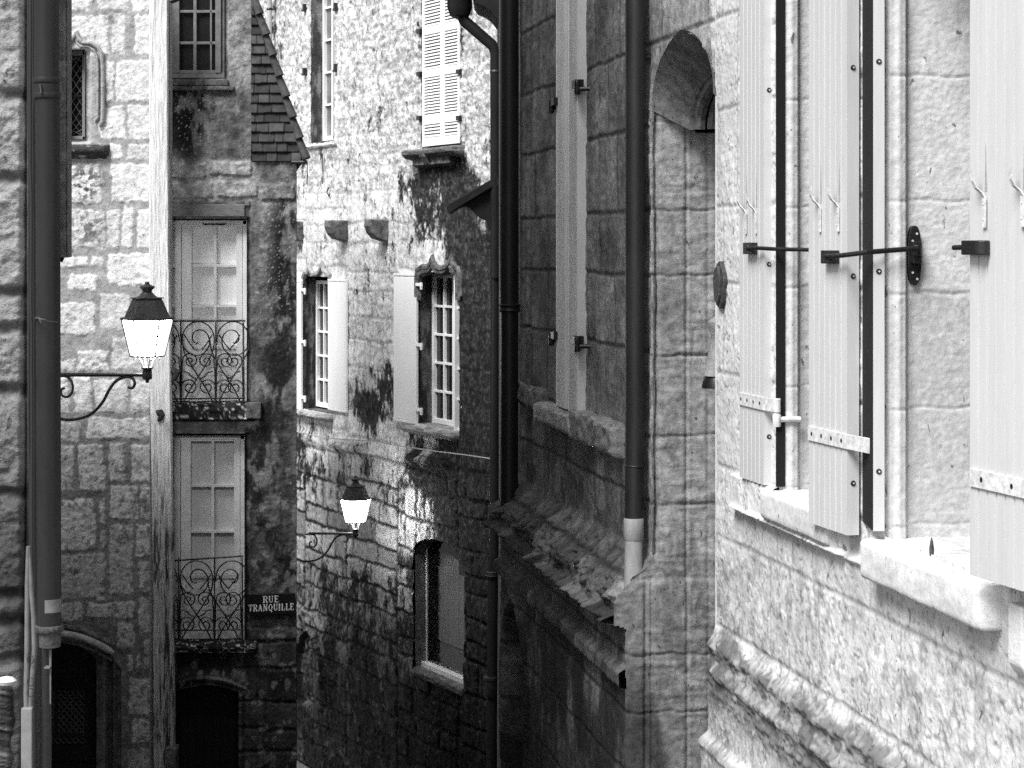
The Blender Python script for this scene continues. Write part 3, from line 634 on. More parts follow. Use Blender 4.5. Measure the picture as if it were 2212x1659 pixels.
# ================================================================ left near house
def left_house():
    t = thing('stone_house', 'rough stone house corner at the left picture edge, behind the big ringed drainpipe', 'house', (-3.2, 10, ground_z(9)))
    fr = front(7.1); u1 = fr.uv(58)[0]; us = axis(u1-.75, u1, .005); vs = axis(-2.5, 1.2, .006)
    zs = [-2.6, -1.95, -1.64, -1.38, -.975, -.60, -.215, .0+.16, .62, 1.0, 1.4]
    zs = [-2.6, fr.uv(0, 1424)[1], fr.uv(0, 1343)[1], fr.uv(0, 1285)[1], fr.uv(0, 1062)[1], fr.uv(0, 845)[1], fr.uv(0, 715)[1], fr.uv(0, 640)[1], fr.uv(0, 390)[1], fr.uv(0, 210)[1], .95, 1.4]
    zs = [zs[0]]+sorted(zs[1:])
    U, V, D, I, _, _ = masonry(us, vs, rows(u1-1.2, u1+.02, zs, .62, .9, 8), gap=.006, warp=.02, wscale=3, corner=.03, seed=81, ravel=.015)
    n1 = fbm(U*7, V*9, 82, 5, .62); n2 = fbm(U*30, V*40, 83, 4, .62); st = ss(0, .03, D)
    H = st*.03+(n1-.5)*.05+(n2-.5)*.022-.06*ss(u1-.03, u1, U)**2
    T = mix(.14, .29+(I-.5)*.10, st)*(.62+.65*n1)*(.8+.4*n2)*mix(1.1, .16, ss(.1, -1.3, V))  # tone falls off downwards, painting shade onto the foot of the wall
    qx, qy = fr.q(U, V)
    T = mix(T, .05, .9*ss(.40, .55, fbm(U*9, V*9, 84, 3))*blob(qx, qy, 30, 715, 34, 18)); T = mix(T, .05, .9*ss(.4, .6, n1)*blob(qx, qy, 40, 1450, 60, 22))
    T = mix(T, .14, .5*ss(.45, .6, fbm(U*6, V*3, 85, 4))*ss(-.8, -1.4, V))
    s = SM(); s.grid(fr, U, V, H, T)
    x0 = u1; z9 = 7.6; zb = ground_z(16)-3
    s.wall(fr, x0-7, x0-.75, zb, z9, .5); s.wall(fr, x0-.75, x0, 1.2, z9, .5); s.wall(fr, x0-.75, x0, zb, -2.5, .4)
    A = (x0, 7.1); B = ((103-CX)/F*15, 15); C_ = ((103-CX)/F*19.6, 19.6)
    s.quad([(A[0], A[1], zb), (B[0], B[1], zb), (B[0], B[1], z9), (A[0], A[1], z9)], .12)
    s.quad([(B[0], B[1], zb), (x0-7, 15, zb), (x0-7, 15, z9), (B[0], B[1], z9)], .3)
    s.quad([(x0-7, 15, zb), (x0-7, 7.1, zb), (x0-7, 7.1, z9), (x0-7, 15, z9)], .3)
    s.quad([A+(z9,), B+(z9,), (x0-7, 15, z9), (x0-7, 7.1, z9)], .2)
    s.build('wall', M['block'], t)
    # unseen rear wing that carries the lamp bracket, raised to shade the lamp house
    s = SM(); zl = .9
    s.quad([(B[0], B[1], zb), (C_[0], C_[1], zb), (C_[0], C_[1], zl), (B[0], B[1], zl)], .3)
    s.quad([(C_[0], C_[1], zb), (x0-7, 19.6, zb), (x0-7, 19.6, zl), (C_[0], C_[1], zl)], .3)
    s.quad([B+(zl,), C_+(zl,), (x0-7, 19.6, zl), (x0-7, 15, zl)], .2)
    s.build('rear_wing', M['block'], t)
    # oriel strip seen just right of the drainpipe, with the round foot below it
    f2 = front(14.0); ua, ub = f2.uv(84)[0], f2.uv(145)[0]; z0 = f2.uv(0, 556)[1]
    us = axis(ua, ub, .008); vs = axis(z0, 1.95, .01)
    U, V, D, I, _, _ = masonry(us, vs, [(-9, 9, a, b) for a, b in ((-.3, .42), (.42, .9), (.9, 1.32), (1.32, 2.1))], gap=.004, warp=.01, corner=.01, seed=88)
    n1 = fbm(U*14, V*14, 89, 5); s = SM(); s.grid(f2, U, V, (n1-.5)*.03+.01*ss(0, .02, D)-.03*ss(ub-.025, ub, U)**2, .34*(.55+.8*n1))
    for (a, b, c, d) in (((ub, z0), (ub, 5), 14, 14.6), ((ua, z0), (ua, 5), 14, 14.6)): s.quad([(a[0], 14, z0), (a[0]-.1, 14.6, z0), (a[0]-.1, 14.6, 5), (a[0], 14, 5)], .3)
    s.quad([(ua, 14, z0), (ub, 14, z0), (ub-.1, 14.6, z0), (ua-.1, 14.6, z0)], .2); s.wall(f2, ua, ub, 1.95, 5, .3)
    s.quad([(ua, 14, 5), (ub, 14, 5), (ub-.1, 14.6, 5), (ua-.1, 14.6, 5)], .2)
    s.build('oriel', M['block'], t)
    m = MB(); c = W(132, 566, 14.15); m.lathe(c, [(.01, 0), (.025, .03), (.038, .08), (.045, .14)], 14); m.build('oriel_foot', M['iron'], t, smooth=True)
    # weathered timber rail low on the corner, with a lump of white plaster on its end
    us = axis(u1-.75, u1-.015, .006); vs = axis(-2.4, fr.uv(0, 1478)[1], .005); U, V = np.meshgrid(us, vs)
    gr = fbm(U*5, V*60+U*12, 91, 4, .6); H = .05+(gr-.5)*.03-.09*ss(u1-.07, u1-.01, U)**2; T = .03+.10*ss(.55, .7, gr)
    s = SM(); s.grid(fr, U, V, H, T); s.build('timber_rail', M['timber'], t)
    m = MB(); c = W(14, 1470, 7.0); m.lathe(c, [(.03, -.012), (.036, .0), (.024, .010), (.01, .014)], 9); m.build('plaster_lump', M['sillstone'], t, smooth=True)
left_house()

def vtube(m, qx, y0, y1, d, r, n=20, qx2=None):
    a = W(qx, y0, d); b = W(qx2 if qx2 is not None else qx, y1, d); m.tube([a, b], r, n)
def collar(m, qx, y, d, r, dz=.018, bulge=1.16):
    c = W(qx, y, d); m.lathe(c, [(r*.99, -dz), (r*bulge*.96, -dz*.8), (r*bulge, 0), (r*bulge*.96, dz*.8), (r*.99, dz)], 22)

t = thing('drainpipe', 'thick dark drainpipe with double-ring joint near the top, leftmost in the photo', 'drainpipe', (W(102, 600, 6.834).x, 6.834, ground_z(6.834)))
m = MB(); vtube(m, 101, -420, 190, 6.834, 0.0422); vtube(m, 103, 190, 1352, 6.834, 0.0413, qx2=106); m.build('pipe', M['pipe'], t, smooth=True)
m = MB(); collar(m, 100, 174, 6.834, 0.0435, .011, 1.10); collar(m, 101, 207, 6.834, 0.0435, .011, 1.12); collar(m, 101, 190, 6.834, 0.0430, .028, 1.02); m.each('joint_ring', M['pipe'], t, smooth=True)
m = MB(); c = W(87, 190, 6.789); m.tube([c+Vector((0, -.0, .012)), c+Vector((.006, -.008, -.02))], .004, 6); m.build('joint_screw', M['iron'], t)
m = MB(); vtube(m, 107, 1292, 1320, 6.834, 0.0415); m.build('painted_band', M['conduit'], t, smooth=True)
m = MB(); collar(m, 107, 1357, 6.834, 0.0461, .012, 1.08); c = W(108, 1390, 6.834); m.lathe(c, [(0.0319, -.012), (0.0364, -.01), (0.0382, 0.0444)], 22); m.each('pipe_collar', M['rust'], t, smooth=True)
m = MB(); vtube(m, 101, 1400, 2300, 6.869, .017); m.build('lower_pipe', M['iron'], t, smooth=True)
m = MB(); vtube(m, 109, 1404, 1440, 6.834, .004); vtube(m, 109, 1444, 1520, 6.834, .0025); m.box(front(6.834), (98-CX)/F*6.834, (110-CX)/F*6.834, W(0, 1442, 6.834).z, W(0, 1439, 6.834).z, -.01, .02); m.each('clamp', M['conduit'], t)

t = thing('cable', 'black cable bundle running down the shaded gap left of the big drainpipe', 'cable', (W(68, 600, 7.011).x, 7.011, ground_z(7.011)))
m = MB()
rng = random.Random(4)
for x0, x1, r in ((62, 66, .006), (66, 72, .009), (71, 76, .007)):
    pts = [W(x0+(x1-x0)*i/24+rng.uniform(-1.2, 1.2), -100+i*75, 6.976) for i in range(25)]; m.tube(pts, r, 7)
m.build('cable_run', M['cableblack'], t, smooth=True)
m = MB()
c = W(90, 690, 6.763); m.tube([c+Vector((-0.0444, .1, -.01)), c+Vector((-.02, .0, .005)), c+Vector((.01, -.01, .0)), c+Vector((0.0266, -.0, -.008)), c+Vector((0.0444, 0.0355, -.012))], .003, 6); m.tube([c+Vector((-.01, .0, .01)), c+Vector((.0, -.01, -.012))], .002, 6)
m.each('wire_tie', M['rust'], t)
t = thing('conduit', 'pair of pale conduit pipes beside the foot of the big drainpipe', 'conduit', (W(62, 1500, 6.922).x, 6.922, ground_z(6.922)))
for pts in ([(61, 1180), (60, 1260), (59, 1400), (57, 1500), (58, 1535)], [(63, 1180), (68, 1275), (73, 1330), (75, 1400), (72, 1440), (69, 1480), (66, 1535)]):
    m = MB(); m.tube([W(x, y, 6.905) for x, y in pts], [.007 if pts[1][0] == 60 else .006]+[.010 if pts[1][0] == 60 else .0095]*(len(pts)-1), 10); m.build('pipe', M['conduit'], t, smooth=True)
m = MB()
for k, y in enumerate((1425, 1470, 1490)):
    m.tube([W(66+7*math.cos(a), y+9*math.sin(a)+k*3, 6.887) for a in np.linspace(0, 5.5, 12)], .0015, 5)
m.each('loose_wire', M['cableblack'], t)
m = MB(); f = front(6.869); m.qbox(f, 45, 69, 1530, 1990, 0, 0.0266); o = m.build('conduit_cover', mat('grey_cover', .2, .6, noise=(.8, 1.15), scale=20, bump=.1), None, bevel=.004)
tag(o, 'flat light grey metal cover over cables at the bottom left corner', 'cable cover')

# ================================================================ lamp wall house (left, facing camera)
def lamp_house():
    t = thing('stone_house', 'block-built house behind the first street lamp, with small lattice window and arched door', 'house', (-4.2, 21.513, ground_z(21.300)))
    fr = front(21.300); k = 21.300/F; X = lambda x: (x-CX)*k; Z = lambda y: (HY-y)*k
    ua, ub = X(86), X(332)
    us = axis(ua, ub, .0095); vs = axis(Z(1720), Z(-60), .0095)
    r1 = [(290,60,475,245),(480,55,545,235),(580,60,665,235),(500,255,665,445),(443,255,500,445),(425,455,545,610),(550,450,665,610),(465,620,530,695),(540,620,665,695),(480,705,665,880),(250,705,440,885),(250,900,455,1075),(455,905,520,1070),(525,890,580,1075),(590,900,665,1080),(250,1100,390,1155),(395,1100,455,1155),(465,1090,665,1240),(290,1180,425,1260),(240,1305,415,1450),(430,1265,565,1430),(575,1290,665,1440),(475,1450,665,1600),(330,1510,470,1610),(240,1550,325,1610),(250,-60,400,50),(410,-60,560,48),(570,-60,665,50),(240,180,290,300),(240,310,290,520)]
    r2 = [(240,-30,305,135),(315,-30,400,135),(405,-20,550,130),(560,-20,665,120),(240,160,350,250),(370,140,665,240),(240,260,325,470),(335,255,458,470),(470,250,545,430),(562,255,665,430),(470,440,595,595),(598,435,665,590),(240,495,415,720),(425,495,458,610),(425,620,458,715),(468,603,580,915),(585,600,665,755),(240,728,458,935),(600,765,665,910),(370,940,585,1020),(240,940,360,1030),(595,920,665,1080),(500,1030,585,1150),(615,1095,665,1235),(548,1170,580,1250),(585,1165,610,1240),(548,1265,665,1440),(565,1450,665,1560),(548,1570,665,1680),(590,1690,665,1800)]
    rects = [(X(a*.5), X(c*.5), Z(d*.5), Z(b*.5)) for a, b, c, d in r1]+[(X(a*.5), X(c*.5), Z(829+d*.5), Z(829+b*.5)) for a, b, c, d in r2]
    U, V, D, I, LU, LV = masonry(us, vs, rects, gap=.004, warp=.026, wscale=5, corner=.022, seed=101, ravel=.04)
    qx, qy = fr.q(U, V); n1 = fbm(U*6, V*6, 102, 5, .6); n2 = fbm(U*22, V*22, 103, 4, .62); st = ss(0, .03, D)
    H = st*(.004+.008*I)+(n1-.5)*.03+(n2-.5)*.018*st
    low = ss(830, 1000, qy)  # lower stones and mortar get a darker tone as painted shade
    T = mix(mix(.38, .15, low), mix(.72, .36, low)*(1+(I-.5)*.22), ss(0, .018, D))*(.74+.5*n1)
    sp = ss(.46, .58, fbm(U*20, V*24, 104, 4, .6))
    for cx, cy, rx, ry, a in ((182, 395, 40, 42, .9), (190, 490, 38, 42, .75), (245, 750, 25, 22, .35), (200, 790, 30, 18, .5), (285, 640, 30, 12, .3), (270, 1170, 8, 10, .95), (165, 1240, 8, 9, .9), (320, 1080, 20, 26, .5), (205, 1420, 30, 90, .4), (260, 1500, 40, 160, .4), (240, 35, 40, 18, .4), (150, 545, 20, 20, .5)):
        T = mix(T, .035, a*sp*blob(qx, qy, cx, cy, rx, ry))
    sp2 = ss(.60, .68, fbm(U*26, V*20, 107, 3)); T = mix(T, .06, .6*sp2*low)
    # window opening top left, arched door bottom left
    win = (qx > 140) & (qx < 182) & (qy > 108) & (qy < 300)
    H += .04*ss(186, 192, qx)*ss(214, 208, qx)*ss(100, 115, qy)*ss(268, 255, qy)*0
    H -= .05*ss(198, 190, qx)*ss(104, 112, qy)*ss(312, 304, qy)
    # door arch (segmental): centre x 130, half width 72
    arc = 1345+((qx-118)/118.)**2*70*(qx > 118); inn = 1385+((qx-118)/85.)**2*38*(qx > 118)
    door = (qx < 205) & (qy > inn)
    H += .05*ss(arc-3, arc+3, qy)*ss(inn+6, inn-2, qy)*(qx < 258)*0
    mold = (qx < 262) & (qy > arc)
    H = np.where(mold, H*.4-.035, H); 
    H += np.where(mold & (qx > 208), .045*np.exp(-((qx-228)/5.)**2)+.03*np.exp(-((qx-246)/4.)**2)-.03*np.exp(-((qx-237)/4.)**2), 0)
    T = np.where(mold, T*.6*(.6+.7*fbm(U*15, V*5, 109, 4)), T)
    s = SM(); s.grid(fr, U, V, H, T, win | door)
    zt = 2.75; zb = ground_z(21.300)-2
    s.wall(fr, ua-3, ua, zb, zt, .6); s.wall(fr, ua, ub, zb, Z(1720), .5); s.wall(fr, ua, ub, Z(-60), zt, .6)
    s.quad([(ub, 21.300, zb), (ub-.1, 21.832, zb), (ub-.1, 21.832, zt), (ub, 21.300, zt)], .5); s.quad([(ub, 21.300, zt), (ub-.1, 21.832, zt), (ua-3, 21.832, zt), (ua-3, 21.300, zt)], .2)
    s.quad([(ub-.1, 21.832, zb), (ua-3, 21.832, zb), (ua-3, 21.832, zt), (ub-.1, 21.832, zt)], .4)
    # reveals
    a, b = X(182), Z(108); c = Z(300)
    s.quad([(a, 21.321, c), (a+.0, 21.673, c), (a+.0, 21.673, b), (a, 21.321, b)], .4); s.quad([(a-.3, 21.332, c), (a, 21.332, c), (a, 21.673, c), (a-.3, 21.673, c)], .5)
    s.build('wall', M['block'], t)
    # lattice window
    f2 = front(21.470)
    m = MB(); m.box(f2, X(170), X(183), Z(302), Z(106), -.05, 0); m.box(f2, X(120), X(183), Z(303), Z(292), -.05, .0); m.box(f2, X(120), X(183), Z(116), Z(104), -.05, -.0)
    wn = m.build('window', mat('dim_window_paint', .22, .7), t, bevel=.006)
    m = MB(); m.box(f2, X(110), X(171), Z(300), Z(108), -.10, -.08); m.build('pane', M['black'], wn)
    m = MB()
    for i in range(-3, 9):
        y = 108+i*24
        for sx in (1, -1):
            p = [(140, y if sx > 0 else y+48), (171, y+48 if sx > 0 else y)]
            p = [(x, min(max(yy, 110), 292)) for x, yy in p]
            m.tube([Vector(f2.pt(X(p[0][0]), Z(p[0][1]), -.035)), Vector(f2.pt(X(p[1][0]), Z(p[1][1]), -.035))], .005, 5)
    m.build('lattice', M['lampmetal'], wn)
    m = MB(); m.box(f2, X(140), X(178), Z(206), Z(203), -.03, -.01); m.build('window_bar', M['iron'], wn)
    # hood mould: ogee over the window
    pts = [(146, 98), (155, 84), (162, 76), (165, 68), (170, 84), (178, 92), (198, 93), (212, 102), (220, 118), (222, 140), (222, 262), (214, 272)]
    P = []
    for i in range(len(pts)-1):
        for j in range(4): P.append((pts[i][0]+(pts[i+1][0]-pts[i][0])*j/4, pts[i][1]+(pts[i+1][1]-pts[i][1])*j/4))
    P.append(pts[-1]); m = MB(); m.tube([W(x, y, 21.268) for x, y in P], .022, 8); m.tube([W(146+(x-146)*.86, 105+(y-98)*.9, 21.279) for x, y in P], .014, 8)
    m.build('hood_mould', M['mstone'], t, smooth=True)
    us = axis(X(120), X(236), .012); pr = np.array([(-.3, -.0), (.0, .012), (.05, .01), (.085, -.01), (.10, -.04), (.09, -.07), (.05, -.09), (.02, -.11), (.0, -.14)]); pr = np.repeat(pr, 3, 0); pr[1:-1] = (pr[:-2]+pr[1:-1]+pr[2:])/3
    U, K = np.meshgrid(us, np.arange(len(pr))); nz = fbm(U*12, K*.4, 111, 4, .6)-.5; s = SM()
    s.sweep(fr, U, Z(315)+pr[:, 1][K]+nz*.02, pr[:, 0][K]+nz*.02-.04*ss(X(228), X(236), U), .05+.5*ss(.1, .3, nz), -.02)
    s.build('window_sill', M['block'], t)
    # arched door hood and the door
    m = MB(); P = [(100+i*5.2, 1368+max(0, (100+i*5.2-118)/85.)**2*19) for i in range(30)]; P = [p for p in P if p[0] < 250]
    m.tube([W(x, y, 21.225) for x, y in P], [.035]*(len(P)-2)+[.03, .02], 10); m.build('door_hood', M['mstone'], t, smooth=True)
    m = MB(); P2 = [(x, y-16) for x, y in P]; m.tube([W(x, y, 21.279) for x, y in P2], .03, 8); P3 = [(x-3, y+16) for x, y in P]; m.tube([W(x, y, 21.300) for x, y in P3], .02, 8); m.build('hood_roll', M['dstone'], t, smooth=True)
    f3 = front(21.779); m = MB(); m.box(f3, X(60), X(206), Z(1900), Z(1360), -.05, 0)
    for a in ((100, 188, 1478, 1486), (100, 188, 1604, 1616), (180, 188, 1478, 1610), (96, 104, 1478, 1610)): m.box(f3, X(a[0]), X(a[1]), Z(a[3]), Z(a[2]), .0, .03)
    for a in ((92, 200, 1660, 1668),): m.box(f3, X(a[0]), X(a[1]), Z(a[3]), Z(a[2]), .0, .03)
    dr = m.build('door', mat('grey_door_paint', .010, .55, noise=(.7, 1.3), scale=6), t, bevel=.006)
    m = MB()
    for ix in range(6):
        for iy in range(8):
            c = W(112+ix*13, 1498+iy*14.5, 21.758); m.tube([c+Vector((.026*math.cos(a), 0, .03*math.sin(a))) for a in np.linspace(0, 6.2832, 10)], .007, 5, cap=False)
    m.build('door_grille', mat('grille_iron', .07, .5), dr)
lamp_house()

# weathered timber corner post
def post():
    k = 20.980/F; fr = front(20.980); X = lambda x: (x-CX)*k; Z = lambda y: (HY-y)*k
    t = thing('timber_post', 'tall pale weathered timber post at the corner behind the first lamp', 'post', (X(350), 21.087, ground_z(21.087)))
    vs = axis(Z(1760), Z(-60), .011); us = axis(0, 1, .022); U0, V = np.meshgrid(us, vs)
    qy = HY-V/k; xl = 320+ss(600, 1400, qy)*9+3*(fbm(V*1.5, V*0, 120, 3)-.5); xr = 364+ss(100, 1600, qy)*13+2*(fbm(V*2, V*0+3, 121, 3)-.5)
    U = X(1)*0+mix(X(xl), X(xr), U0)
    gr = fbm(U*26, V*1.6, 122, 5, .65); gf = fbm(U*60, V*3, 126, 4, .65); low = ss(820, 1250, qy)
    crk = ss(.60, .68, gr)
    ed = ss(.10, .0, U0)+ss(.9, 1., U0)
    H = (gr-.5)*(.02+.06*low)-crk*.02*low-.05*ed**2-.035*low*np.exp(-((U0-.70)/.05)**2)
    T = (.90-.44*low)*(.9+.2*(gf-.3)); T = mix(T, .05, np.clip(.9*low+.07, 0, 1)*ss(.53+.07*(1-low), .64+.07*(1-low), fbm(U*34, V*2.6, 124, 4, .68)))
    s = SM(); s.grid(fr, U, V, H, T)
    zt, zb = 2.8, ground_z(20.980)-1
    s.wall(fr, X(322), X(362), Z(-60), zt, .8); s.wall(fr, X(332), X(376), zb, Z(1760), .3)
    for x, x2 in ((322, 326), (366, 362)): s.quad([(X(x), 21.012, zb), (X(x2), 21.279, zb), (X(x2), 21.279, zt), (X(x), 21.012, zt)], .7)
    s.build('post_shaft', M['timber'], t)
    m = MB(); c = W(374, 805, 21.034); m.tube([c+Vector((-.05, .02, .02)), c+Vector((.0, 0, .02)), c+Vector((.035, 0, .0)), c+Vector((.02, 0, -.05)), c+Vector((-.01, 0, -.09)), c+Vector((.0, 0, -.13))], [.035, .045, .04, .035, .02, .012], 10)
    c = W(344, 896, 20.895); m.tube([c+Vector((-.03, .05, .03)), c+Vector((.01, 0, .02)), c+Vector((.03, 0, .0)), c+Vector((.01, 0, -.04)), c+Vector((-.015, 0, -.07))], [.02, .04, .035, .03, .01], 10)
    m.each('carved_knob', M['wood'], t, smooth=True)
    m = MB(); m.box(front(20.874), X(360), X(384), Z(1900), Z(1612), -.2, 0); m.build('post_base', M['dstone'], t, bevel=.01)
    m = MB(); c = W(372, 2, 20.821); m.tube([c+Vector((-.02, .1, .02)), c, c+Vector((.05, 0, .02)), c+Vector((.09, 0, .06))], .028, 8); m.build('eave_bracket', M['iron'], t, smooth=True)
post()

# ================================================================ street lamps
def spiral(c, ex, ez, r0, r1, a0, a1, n=40):
    return [c+ex*(r0+(r1-r0)*i/n)*math.cos(a0+(a1-a0)*i/n)+ez*(r0+(r1-r0)*i/n)*math.sin(a0+(a1-a0)*i/n) for i in range(n+1)]
def bez(P, n=10):
    out = []
    for i in range(len(P)-1):
        p0 = P[max(i-1, 0)]; p1 = P[i]; p2 = P[i+1]; p3 = P[min(i+2, len(P)-1)]
        for j in range(n):
            t = j/n; out.append(.5*((2*p1)+(p2-p0)*t+(2*p0-5*p1+4*p2-p3)*t*t+(3*p1-p0-3*p2+p3)*t**3))
    return out+[P[-1]]
def street_lamp(qx, qtop, d, sc, qwall, rot, label):
    """qtop: picture y of the underside of the cap; sc: metres per picture px at the lamp"""
    C = W(qx, qtop, d); t = thing('street_lamp', label, 'street lamp', (C.x, C.y, C.z-.45), 'lit lanterns on scrolled wall brackets')
    z = lambda y: (688-y)*sc
    a0 = rot
    m = MB(); m.lathe(C, [(.060*1, z(692)), (58*sc, z(690)), (58*sc, z(686)), (48*sc, z(684)), (40*sc, z(665)), (34*sc, z(650)), (30*sc, z(644))], 6, a0)
    m.lathe(C, [(35*sc, z(645)), (35*sc, z(642.5)), (27*sc, z(642))], 6, a0)
    m.lathe(C, [(22*sc, z(642)), (15*sc, z(636)), (10*sc, z(630)), (12*sc, z(625)), (16*sc, z(622)), (16.5*sc, z(619)), (8*sc, z(615)), (5*sc, z(613.5)), (5.5*sc, z(611)), (3*sc, z(608))], 20)
    m.build('lamp_cap', M['lampmetal'], t)
    m = MB(); m.lathe(C, [(52*sc, z(690.5)), (33*sc, z(768))], 6, a0); m.build('lamp_glass', M['lampglass'], t)
    m = MB()
    for j in range(6):
        a = a0+j*math.pi/3; e = Vector((math.cos(a), math.sin(a), 0)); m.tube([C+e*54.5*sc+Vector((0, 0, z(690))), C+e*35.5*sc+Vector((0, 0, z(770)))], 2.4*sc, 5)
        b = a+math.pi/3; e2 = Vector((math.cos(b), math.sin(b), 0))
        m.tube([C+e*34.5*sc+Vector((0, 0, z(769))), C+e2*34.5*sc+Vector((0, 0, z(769)))], 2.2*sc, 5)
        m.tube([C+e*54*sc+Vector((0, 0, z(690))), C+e2*54*sc+Vector((0, 0, z(690)))], 1.8*sc, 5)
    m.build('lamp_frame', M['iron'], t)
    m = MB()
    for j in range(4):
        a = a0+.35+j*math.pi/2; e = Vector((math.cos(a), math.sin(a), 0))
        m.tube(bez([C+e*28*sc+Vector((0, 0, z(776))), C+e*24*sc+Vector((0, 0, z(771))), C+e*15*sc+Vector((0, 0, z(777))), C+e*10*sc+Vector((0, 0, z(794)))], 6), 2.0*sc, 6)
        m.lathe(C+e*29*sc+Vector((0, 0, z(776))), [(.5*sc, -2.5*sc), (2.2*sc, 0), (.5*sc, 2.5*sc)], 8)
    m.build('lamp_cradle', M['lampmetal'], t, smooth=True)
    m = MB(); m.lathe(C, [(4*sc, z(827)), (4*sc, z(821)), (10*sc, z(819)), (11*sc, z(814)), (10*sc, z(798)), (13*sc, z(796)), (13*sc, z(793.5)), (9*sc, z(792))], 16)
    E = Vector((-1, 0, 0)); Z = Vector((0, 0, 1)); Lw = (qx-qwall)*sc
    m.tube([C+Vector((0, 0, z(809.5))), C+E*Lw+Vector((0, 0, z(809.5)))], 4.3*sc, 10)
    m.build('bracket_arm', M['iron'], t, smooth=True)
    P = lambda x, y: C+Vector(((x-318)*sc, 0, z(y)))
    m = MB(); S = [P(276, 836), P(286, 838), P(291, 828), P(286, 817), P(272, 814), P(252, 822), P(236, 842), P(222, 868), P(200, 892), P(172, 904), P(138, 906), P(110, 894), P(96, 870), P(90, 845), P(90, 818)]
    m.tube(bez(S, 6), 3.3*sc, 8)
    S2 = [P(125, 812), P(145, 814), P(156, 828), P(156, 846), P(146, 857), P(134, 854), P(132, 842), P(140, 838)]
    if qx < 500: m.tube(bez(S2, 6), 2.8*sc, 8)
    else: m.tube(bez([P(x+46, y) for x, y in ((95, 812), (125, 814), (136, 828), (136, 846), (126, 857), (114, 854), (112, 842), (120, 838))], 6), 2.8*sc, 8)
    m.build('bracket_scroll', M['iron'], t, smooth=True)
street_lamp(318, 688, 18.6, 18.6/F, 104, math.radians(8), 'larger lit lantern lamp on a scrolled bracket, beside the pale timber post')
street_lamp(768, 1077, 28.0, 28.0/F*.62, 604, math.radians(14), 'smaller lit lantern lamp lower down the lane, right of the street name sign')

